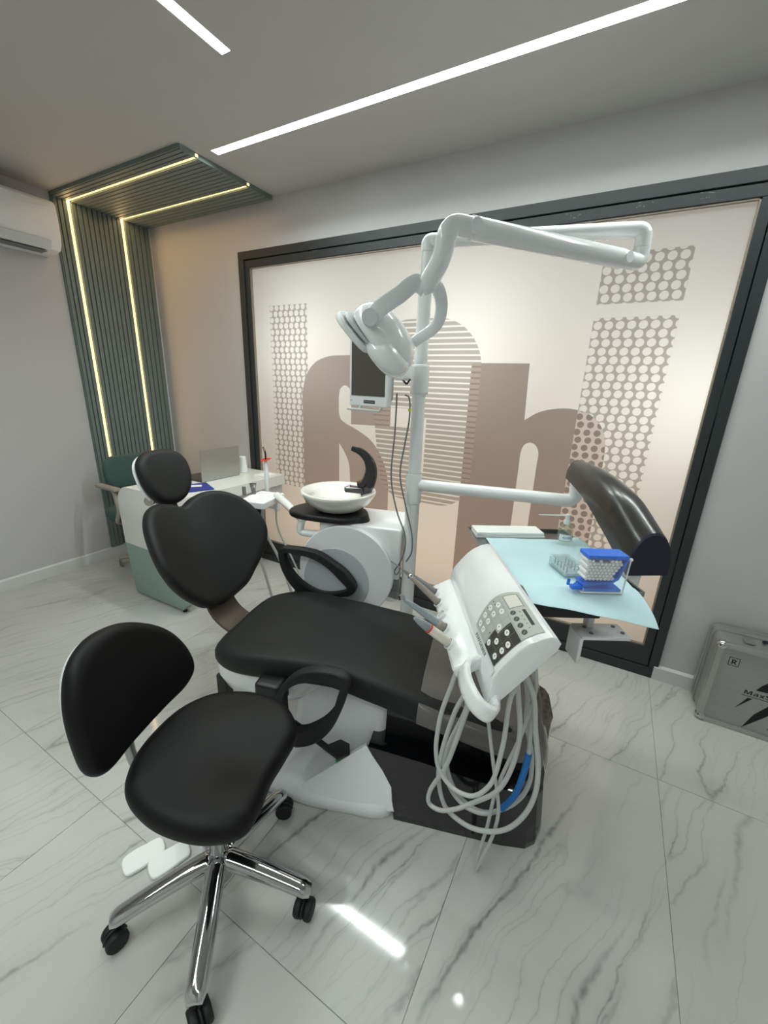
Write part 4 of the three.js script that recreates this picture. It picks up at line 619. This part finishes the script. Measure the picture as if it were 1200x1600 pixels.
// hoses looping below the console
{
  const W = (x, y, z) => V(x, y, z), HZ = [0.437, 0.498, 0.563, 0.628, 0.695];
  const start = k => [at(DL, -0.152, 0.818, HZ[k]), at(DL, -0.145, 0.79, HZ[k])];
  const hose = (label, pts, r) => single('instrument_hose', label, 'hose', tube(pts, r, 150, 10), M.hose, I4, 'hoses under the console');
  const L = (z, a) => a.map(([x, y], i) => W(x, y, z + 0.0 * i));
  hose('thick grey hose making the widest and lowest loop under the console', [...start(3), ...L(-0.95, [[-0.233, 0.71], [-0.261, 0.595], [-0.288, 0.42], [-0.288, 0.318], [-0.253, 0.222], [-0.181, 0.199], [-0.117, 0.223], [-0.068, 0.271], [-0.03, 0.355], [-0.014, 0.446], [-0.019, 0.533], [-0.043, 0.651], [-0.063, 0.752]]), at(DL, -0.03, 0.885, 0.70)], 0.0072);
  hose('grey hose loop swinging farthest out on the stool side', [...start(4), ...L(-0.92, [[-0.214, 0.71], [-0.235, 0.557], [-0.263, 0.417], [-0.305, 0.289], [-0.302, 0.246], [-0.27, 0.241], [-0.221, 0.277], [-0.166, 0.343], [-0.115, 0.413], [-0.088, 0.489], [-0.075, 0.634], [-0.093, 0.75]]), at(DL, -0.03, 0.88, 0.74)], 0.0068);
  const blue = L(-1.0, [[-0.237, 0.64], [-0.284, 0.41], [-0.289, 0.32], [-0.255, 0.24], [-0.203, 0.206], [-0.144, 0.219], [-0.096, 0.275], [-0.069, 0.342], [-0.055, 0.434], [-0.05, 0.514], [-0.06, 0.614], [-0.072, 0.726]]);
  const pb = [...start(2), ...blue, at(DL, -0.03, 0.885, 0.58)];
  const hb = thing('instrument_hose', 'grey hose loop wrapped with a stretch of blue tape', 'hose', [-0.15, 0.2, -1.0], 0, 'hoses under the console');
  part(hb, 'tube', tube(pb, 0.007, 150, 10), M.hose);
  part(hb, 'blue_tape', tube([blue[6], blue[7], blue[8], blue[9]].map(p => p.clone()), 0.0092, 30, 12), M.tape);
  hose('grey hose loop hanging closest to the black toe section', [...start(1), ...L(-1.04, [[-0.25, 0.56], [-0.293, 0.335], [-0.281, 0.25], [-0.233, 0.181], [-0.165, 0.168], [-0.102, 0.218], [-0.055, 0.296], [-0.036, 0.383], [-0.045, 0.48], [-0.073, 0.58], [-0.095, 0.72]]), at(DL, -0.04, 0.87, 0.5)], 0.0068);
  hose('thin grey hose hanging down until it touches the floor', [at(DL, -0.065, 0.84, 0.66), ...L(-0.965, [[-0.172, 0.635], [-0.156, 0.555], [-0.127, 0.423], [-0.108, 0.343], [-0.101, 0.29], [-0.106, 0.2], [-0.13, 0.07]]), W(-0.142, 0.0062, -0.968), ...L(-0.975, [[-0.138, 0.1], [-0.128, 0.2], [-0.119, 0.356], [-0.099, 0.475], [-0.077, 0.588], [-0.06, 0.738]]), at(DL, 0.0, 0.925, 0.76)], 0.0055);
  const nearer = L(-0.84, [[-0.272, 0.72], [-0.288, 0.653], [-0.309, 0.551], [-0.316, 0.471], [-0.315, 0.392], [-0.298, 0.325], [-0.25, 0.28], [-0.19, 0.285], [-0.14, 0.36], [-0.12, 0.52], [-0.118, 0.7]].map(([x, y]) => [x * 0.857, 1.5 - (1.5 - y) * 0.857]));
  hose('grey hose dropping from the stool end of the holder bar', [at(DL, -0.15, 0.79, 0.72), ...nearer, at(DL, -0.03, 0.83, 0.77)], 0.006);
}
// ---------- things on the tray ----------
{ // paper bib draped over the tray
  const nx = 40, nz = 48, pos = [], idx = [], X0 = 0.05, X1 = 0.428, Z0 = 0.105, Z1 = 0.6, th = 0.0008;
  const f = (x, z) => { const ox = Math.max(0, x - 0.402), oz = Math.max(0, z - 0.535); let y = TY + 0.0152 - 0.0105 * Math.min(1, Math.max(0, Math.min((0.385 - x) / 0.03, (0.515 - z) / 0.03, (x - 0.015) / 0.03, 1))) * (x < 0.4 && z < 0.53 ? 1 : 0) ; y += 0.0008 * Math.sin(x * 47 + z * 12) + 0.0006 * Math.sin(z * 61); y -= ox * 0.35 + oz * oz * 1.3 + oz * 0.05; return [x - ox * 0.06, y, z - oz * oz * 0.9]; };
  for (const k of [0, 1]) for (let j = 0; j <= nz; j++) for (let i = 0; i <= nx; i++) { const z = Z0 + (Z1 + 0.085 * i / nx - Z0) * j / nz, cut = Math.max(0, z - 0.1) * 0.12, x = X0 + (X1 - X0 - cut) * i / nx, p = f(x, z); pos.push(p[0], p[1] - k * th, p[2]); }
  const N = (nx + 1) * (nz + 1); for (const k of [0, 1]) for (let j = 0; j < nz; j++) for (let i = 0; i < nx; i++) { const a = k * N + j * (nx + 1) + i, b = a + 1, c = a + nx + 1, d = c + 1; k ? idx.push(a, b, d, a, d, c) : idx.push(a, d, b, a, c, d); }
  const g = new THREE.BufferGeometry(); g.setAttribute('position', new THREE.Float32BufferAttribute(pos, 3)); g.setAttribute('uv', new THREE.Float32BufferAttribute(pos.flatMap((v, i) => i % 3 === 1 ? [] : [v]), 2)); g.setIndex(idx); g.computeVertexNormals();
  single('paper_bib', 'pale blue paper bib spread over the instrument tray', 'paper bib', g, M.paperBlue, DL);
}
for (const [k, y] of [[0, 0], [1, 0.0125]]) single('napkin_stack', ['lower pack of white paper napkins on the tray corner', 'upper pack of white paper napkins on the tray corner'][k], 'napkins', rb(0.27 - 0.006 * k, 0.012, 0.084, 0.003, 0, 0, 0, 2).rotateY(R(1 + k)).translate(0.148 - 0.002 * k, TY + 0.0065 + y, 0.0555), M.whiteSheet, DL, 'napkin packs');
{ // sanitiser bottle with long spout
  const c = [0.338, TY + 0.0165, 0.135], w = at(DL, ...c), t = thing('spray_bottle', 'small clear bottle with white pump and long thin spout', 'bottle', w.toArray(), 30);
  const P = (n, g, m) => part(t, n, g.translate(...c), m, DL);
  const b = P('bottle', lathe([[0, 0], [0.024, 0], [0.026, 0.003], [0.026, 0.042], [0.022, 0.052], [0.011, 0.058], [0.01, 0.066], [0, 0.066]], 32), std(0xeef2ea, 0.05, { transmission: 0.92, thickness: 0, ior: 1.4 }));
  P('collar', cyl(0.011, 0.012, 0.014, 0, 0.071, 0, 24), M.whiteSatin); P('pump_head', merge([cyl(0.007, 0.008, 0.024, 0, 0.088, 0, 20), rod(V(0, 0.096, 0), V(-0.105, 0.092, -0.012), 0.0028, 0.0018, 10)]), M.whiteSatin);
  const lt = canvasTex(256, 96, (q, ww, h) => { q.fillStyle = '#e9eef2'; q.fillRect(0, 0, ww, h); q.fillStyle = '#3f7fb5'; q.font = 'bold 40px sans-serif'; q.fillText('ACTIVE', 50, 62); });
  P('label', new THREE.CylinderGeometry(0.0264, 0.0264, 0.024, 32, 1, true, -1.2, 2.4).translate(0, 0.016, 0), std(0xffffff, 0.6, { map: lt }));
}
{ // cotton roll dispenser
  const c = [0.259, TY + 0.0185, 0.53], w = at(DL, ...c), t = thing('cotton_dispenser', 'clear and blue cotton roll dispenser standing on the paper bib', 'dispenser', w.toArray(), 30);
  const P = (n, g, m, l) => part(t, n, g.translate(...c), m, DL, l);
  P('base', merge([rb(0.118, 0.004, 0.056, 0.0015, 0, 0.002, 0)]), M.whiteSatin);
  P('base_drawer', rb(0.105, 0.008, 0.05, 0.002, 0, 0.0085, 0), M.blue);
  P('lid', rb(0.112, 0.012, 0.054, 0.003, 0, 0.107, 0).rotateZ(0), M.blue);
  const prof = [[-0.052, 0.02], [-0.05, 0.03], [0.02, 0.034], [0.035, 0.045], [0.052, 0.1], [-0.052, 0.1]];
  P('hopper_back', extrude([[-0.054, 0.018], [0.024, 0.03], [0.04, 0.042], [0.056, 0.1], [0.05, 0.1], [0.036, 0.047], [0.022, 0.036], [-0.05, 0.025], [-0.054, 0.025]], 0.05, {}).translate(0, 0, -0.025), M.blue);
  P('front_panel', rb(0.116, 0.108, 0.0022, 0.001, 0, 0.056, 0.0275), M.crystal); P('rear_panel', rb(0.116, 0.108, 0.0022, 0.001, 0, 0.056, -0.0275), M.crystal);
  P('corner_post', merge([rod(V(0.058, 0.004, 0.024), V(0.062, 0.1, 0.024), 0.002), sph(0.005, 0.062, 0.102, 0.024, 12)]), M.whiteSatin);
  P('lever', merge([rb(0.03, 0.012, 0.02, 0.005, -0.07, 0.012, 0.012), rb(0.008, 0.02, 0.008, 0.003, -0.083, 0.018, -0.005), rb(0.01, 0.006, 0.02, 0.002, -0.06, 0.012, 0)]), M.blue);
  // rolls
  let n = 0; const rg = new THREE.CylinderGeometry(0.0048, 0.0048, 0.042, 10).rotateX(Math.PI / 2);
  for (let r = 0; r < 7; r++) { const y = 0.0415 + r * 0.0087, x1 = Math.min(0.047, 0.026 + (y - 0.04) * 0.32); for (let x = -0.049 + (r & 1) * 0.005; x < x1; x += 0.0105) { if (r === 6 && rnd() < 0.4) continue; const m = mesh(numbered('cotton_roll'), rg, M.cotton), q = at(DL, c[0] + x, c[1] + y, c[2]); m.position.copy(q); m.rotation.y = R(30) + 0.04 * (rnd() - 0.5); m.userData = { label: 'white cotton roll stacked inside the clear dispenser', category: 'cotton roll', group: 'cotton rolls in the dispenser' }; scene.add(m); } }
}
{ // box of burs
  const c = [0.232, TY + 0.0075, 0.39], w = at(DL, ...c), t = thing('bur_box', 'clear lidded box of small metal burs beside the dispenser', 'bur box', w.toArray(), 30);
  const P = (n, g, m) => part(t, n, g.rotateY(0.1).translate(...c), m, DL);
  P('box', merge([box(0.06, 0.002, 0.1, 0, 0.001, 0), box(0.0015, 0.028, 0.1, -0.03, 0.015, 0), box(0.0015, 0.028, 0.1, 0.03, 0.015, 0), box(0.06, 0.028, 0.0015, 0, 0.015, 0.05), box(0.06, 0.028, 0.0015, 0, 0.015, -0.05)]), M.clear);
  P('lid', merge([box(0.06, 0.0015, 0.1, 0, 0.036, 0)]), M.clear); P('bur_rack', box(0.05, 0.008, 0.086, 0, 0.006, 0), M.greyLight);
  for (let k = 0; k < 10; k++) P('bur', cyl(0.0011, 0.0013, 0.02, -0.018 + (k % 2) * 0.036, 0.02, -0.036 + Math.floor(k / 2) * 0.018, 6), M.hoseDark);
}
// ---------- desk by the printed glass ----------
{
  const x0 = -2.85, x1 = -2.2, zf = -1.445, zb = -2.37, H = 0.8, t = thing('desk', 'white desk with rounded waterfall end and sage green lower panel', 'desk', [(x0 + x1) / 2, 0, (zf + zb) / 2]);
  const P = (n, g, m, par = t, l) => part(par, n, g, m, I4, l);
  const corner = []; for (let k = 0; k <= 10; k++) { const a = R(180 - 9 * k); corner.push([x0 + 0.13 + 0.13 * Math.cos(a), H - 0.13 + 0.13 * Math.sin(a)]); }
  P('end_panel', crease(extrude([[x0 + 0.012, 0.388], ...corner, [x1, H], [x1, H - 0.07], [x1 - 0.06, 0.388]], 0.06, { bevel: 0.002 }).translate(0, 0, zf - 0.06), 30), M.deskWhite);
  P('lower_panel', crease(extrude([[x0 + 0.055, 0.02], [x0 + 0.012, 0.386], [x1 - 0.06, 0.386], [x1 - 0.04, 0.07], [x1 - 0.075, 0.03]], 0.06, { bevel: 0.002 }).translate(0, 0, zf - 0.06), 30), M.deskGreen, t, 'sage green lower panel');
  P('top', crease(extrude([...corner.slice(3), [x1, H], [x1, H - 0.075], [x1 - 0.02, H - 0.08], [x0 + 0.13, H - 0.06]], zf - 0.061 - zb, { bevel: 0.002 }).translate(0, 0, zb), 30), M.deskWhite);
  P('apron', box2(x1 - 0.05, x1 - 0.03, H - 0.2, H - 0.082, zb, zf - 0.062), M.greyLight);
  P('wall_batten', box2(x0 + 0.2, x1 - 0.06, H - 0.16, H - 0.07, zb, zb + 0.03), M.deskWhite);
  P('foot', cyl(0.012, 0.014, 0.022, x0 + 0.075, 0.011, zf - 0.03, 16), std(0xc9b06a, 0.3, { metalness: 1 })); P('foot', cyl(0.012, 0.014, 0.028, x1 - 0.1, 0.014, zf - 0.03, 16), M.blackSatin);
}
{
  const t = thing('laptop', 'open silver laptop with its lid back facing the room', 'laptop', [-2.54, 0.8, -1.98]);
  part(t, 'lid', rb(0.006, 0.225, 0.335, 0.0025, 0, 0.112, 0).rotateZ(-0.02).translate(-2.45, 0.803, -1.98), M.silver);
  part(t, 'base', rb(0.235, 0.014, 0.335, 0.004, -2.57, 0.808, -1.98), std(0x3a3a38, 0.4));
}
{
  const t = thing('folder', 'dark blue folder with a paper slip lying on the desk', 'folder', [-2.38, 0.8, -1.64]);
  part(t, 'cover', rb(0.2, 0.008, 0.32, 0.002, 0, 0, 0).rotateY(R(-24)).translate(-2.385, 0.805, -1.63), M.navyPaper);
  part(t, 'slip', rb(0.05, 0.001, 0.09, 0.0003, 0, 0, 0).rotateY(R(-40)).translate(-2.38, 0.8098, -1.70), M.whiteSheet);
}
single('desk_paper', 'small stack of white papers at the far end of the desk', 'paper', rb(0.1, 0.006, 0.12, 0.001, -2.3, 0.8035, -2.26), M.whiteSheet);
single('router', 'tapered white plastic device standing behind the laptop', 'router', lathe([[0, 0], [0.034, 0], [0.035, 0.004], [0.024, 0.12], [0.02, 0.125], [0, 0.126]], 28).translate(-2.51, 0.8, -2.24), M.whiteSatin);
// ---------- office chair behind the desk ----------
{
  const cx = -3.16, cz = -1.82, t = thing('office_chair', 'dark green office chair with beige arms behind the desk', 'chair', [cx, 0, cz]);
  const P = (n, g, m, l) => part(t, n, g, m, I4, l);
  P('backrest', cushion(smooth2(rrect(0.44, 0.24, 0.09).map(p => [p[0], p[1]]), 40), { th: 0.06, er: 0.026, crown: 0.006, n: 60, map: (a, b, h) => [-3.3 + h + 0.35 * a * a - 0.12 * b, 0.785 + b, cz + a] }), M.chairGreen);
  P('back_button', cyl(0.02, 0.02, 0.02, 0, 0, 0, 24).rotateZ(Math.PI / 2).translate(-3.262, 0.79, cz - 0.02), M.taupe);
  P('seat', cushion([[0.24, 0.2], [0.24, -0.2], [0.18, -0.23], [-0.18, -0.23], [-0.24, -0.18], [-0.24, 0.18], [-0.18, 0.23], [0.18, 0.23]], { th: 0.09, er: 0.04, crown: 0.008, n: 60, map: (a, b, h) => [cx + a, 0.46 + h, cz + b] }), M.chairGreen);
  P('back_stem', rb(0.02, 0.36, 0.06, 0.006, -3.36, 0.58, cz), M.taupe);
  for (const s of [1, -1]) P('arm', merge([rb(0.26, 0.028, 0.055, 0.012, cx - 0.02, 0.705, cz + s * 0.26), pipe([V(cx + 0.05, 0.695, cz + s * 0.26), V(cx + 0.09, 0.55, cz + s * 0.26), V(cx + 0.02, 0.43, cz + s * 0.26), V(cx, 0.42, cz + s * 0.12)], 0.016, 0.05, 12)]), M.taupe);
  P('column', cyl(0.025, 0.03, 0.3, cx, 0.26, cz), M.blackSatin);
  for (let k = 0; k < 5; k++) { const a = R(133 + 72 * k), e = V(cx + 0.25 * Math.cos(a), 0.075, cz + 0.25 * Math.sin(a)); P('spoke', rod(V(cx, 0.11, cz), e, 0.022, 0.014, 12), M.taupe); P('caster', merge([cyl(0.027, 0.027, 0.012, 0, 0, 0.012, 22), cyl(0.027, 0.027, 0.012, 0, 0, -0.012, 22)].map(g => g.rotateX(Math.PI / 2).rotateY(a + 0.6).translate(e.x, 0.0272, e.z)).concat([cyl(0.008, 0.008, 0.03, e.x, 0.06, e.z, 12)])), M.hoseDark); }
}
// ---------- air conditioner ----------
{
  const z0 = -1.645, z1 = -0.80, t = thing('air_conditioner', 'white wall mounted air conditioner beside the slatted cladding', 'air conditioner', [XL, 2.25, (z0 + z1) / 2]);
  const P = (n, g, m) => part(t, n, g, m);
  const prof = smooth2([[0, 2.55], [0.1, 2.553], [0.185, 2.545], [0.205, 2.52], [0.21, 2.42], [0.207, 2.34], [0.19, 2.29], [0.15, 2.262], [0.06, 2.255], [0, 2.255]], 60);
  P('body', crease(extrude([[0, 2.55], [0.12, 2.555], [0.185, 2.548], [0.203, 2.53], [0.21, 2.44], [0.209, 2.36], [0.2, 2.305], [0.175, 2.27], [0.12, 2.255], [0, 2.255]], z1 - z0, { bevel: 0.012, seg: 4 }).translate(XL + 0.001, 0, z0), 30), M.whiteSatin);
  P('flap', rb(0.006, 0.06, z1 - z0 - 0.09, 0.002, 0, 0, 0).rotateZ(-0.45).translate(XL + 0.2, 2.288, (z0 + z1) / 2 + 0.02), M.greyLight);
  P('outlet', rb(0.08, 0.006, z1 - z0 - 0.12, 0.002, XL + 0.13, 2.254, (z0 + z1) / 2 + 0.02), M.hoseDark);
}
single('white_wire', 'thin white wire hanging across the air conditioner top', 'wire', tube([[-3.386, 2.557, -1.12], [-3.382, 2.54, -1.25], [-3.382, 2.52, -1.35], [-3.382, 2.5, -1.44], [-3.382, 2.498, -1.5], [-3.382, 2.505, -1.57], [-3.384, 2.52, -1.63]].map(p => V(...p)), 0.003, 60, 8), M.whiteSheet);
// ---------- aluminium case ----------
{
  const x0 = 0.59, x1 = 1.06, y1 = 0.435, z0 = -2.372, z1 = -2.165, t = thing('equipment_case', 'silver aluminium equipment case standing on the floor against the wall', 'case', [(x0 + x1) / 2, 0, (z0 + z1) / 2]);
  const P = (n, g, m) => part(t, n, g, m);
  P('shell', rb(x1 - x0 - 0.012, y1 - 0.012, z1 - z0 - 0.012, 0.03, (x0 + x1) / 2, y1 / 2, (z0 + z1) / 2, 5), M.aluminium);
  const rim = (zc, d) => extrude(rrect(x1 - x0, y1, 0.036, 8), d, { bevel: 0.003, holes: [rrect(x1 - x0 - 0.05, y1 - 0.05, 0.02, 6)] }).translate((x0 + x1) / 2, y1 / 2, zc);
  P('front_edge_rail', crease(rim(z1 - 0.03, 0.031), 30), M.aluEdge); P('rear_edge_rail', crease(rim(z0 - 0.001, 0.031), 30), M.aluEdge);
  P('seam_rail', crease(extrude(rrect(x1 - x0 + 0.002, y1 + 0.002, 0.036, 8), 0.008, { holes: [rrect(x1 - x0 - 0.02, y1 - 0.02, 0.03, 8)] }).translate((x0 + x1) / 2, y1 / 2, (z0 + z1) / 2 - 0.03), 30), M.aluEdge);
  for (const [x, y] of [[x0 + 0.018, y1 - 0.018], [x1 - 0.018, y1 - 0.018], [x0 + 0.018, 0.02], [x1 - 0.018, 0.02]]) P('corner_cap', sph(0.024, x, y, z1 - 0.016, 20), M.chrome);
  for (const x of [x0 + 0.12, x1 - 0.12]) P('latch', rb(0.04, 0.008, 0.045, 0.003, x, y1 + 0.001, (z0 + z1) / 2 + 0.03), M.chrome);
  P('carry_handle', pipe([V(0.77, y1, -2.27), V(0.77, y1 + 0.012, -2.25), V(0.88, y1 + 0.012, -2.25), V(0.88, y1, -2.27)], 0.007, 0.01, 12), M.navy);
  const W = 0.42, HH = 0.385, S = 2000, pt = canvasTex(840, 770, (c, w, h) => {
    c.fillStyle = '#a2a5a2'; c.fillRect(0, 0, w, h); for (let k = 0; k < 900; k++) { c.fillStyle = rnd() < 0.5 ? 'rgba(255,255,255,0.03)' : 'rgba(0,0,0,0.03)'; c.fillRect(0, rnd() * h, w, 1); }
    const X = x => (x - 0.615) * S, Y = y => (0.41 - y) * S, poly = a => { c.beginPath(); a.forEach((p, i) => i ? c.lineTo(X(p[0]), Y(p[1])) : c.moveTo(X(p[0]), Y(p[1]))); c.closePath(); c.fill(); };
    c.fillStyle = '#161819';
    c.lineWidth = 5; c.strokeStyle = '#161819'; c.strokeRect(X(0.644), Y(0.369), 74, 80); c.font = 'bold 70px sans-serif'; c.fillText('R', X(0.651), Y(0.336));
    poly([[0.766, 0.238], [0.78, 0.268], [0.83, 0.33], [0.9, 0.38], [0.86, 0.31], [0.845, 0.25], [0.8, 0.24]]);
    poly([[0.717, 0.119], [0.748, 0.189], [0.766, 0.191]]); poly([[0.761, 0.026], [0.788, 0.114], [0.83, 0.185], [0.87, 0.19], [0.83, 0.12]]); poly([[0.846, 0.05], [0.88, 0.15], [0.92, 0.18], [0.89, 0.12]]);
    c.fillStyle = '#a2a5a2'; c.fillRect(X(0.72), Y(0.236), 560, 76); c.fillStyle = '#161819'; c.font = 'bold 58px sans-serif'; c.save(); c.translate(X(0.727), Y(0.207)); c.scale(1.3, 1); c.fillText('MaxS', 0, 0); c.restore(); c.fillRect(X(0.724), Y(0.2), 400, 6);
  });
  P('front_print', new THREE.PlaneGeometry(W, HH).translate(0.615 + W / 2, 0.41 - HH / 2, z1 - 0.0055), std(0xffffff, 0.42, { map: pt, metalness: 0.35 }));
}
// ---------- two white slippers under the stool ----------
for (const [k, x, z] of [[0, -1.082, -0.45], [1, -1.003, -0.486]]) {
  const o = [[-0.024, 0.05], [0.0, 0.056], [0.024, 0.05], [0.03, 0.02], [0.027, -0.03], [0.022, -0.06], [0, -0.066], [-0.022, -0.06], [-0.028, -0.02], [-0.03, 0.02]];
  single('slipper', ['white flat slipper toe on the floor, the one away from the stool spokes', 'white flat slipper toe on the floor, the one closer to the stool spokes'][k], 'slipper', cushion(o, { th: 0.014, er: 0.006, crown: 0.003, n: 60, map: (a, b, h) => { const c = Math.cos(-0.35), s = Math.sin(-0.35); const a2 = a * 1.2; return [x - 0.012 + a2 * c + b * s, 0.0075 + h, z - a2 * s + b * c]; } }), M.whiteSheet, I4, 'slippers');
}
renderer.render(scene, camera);
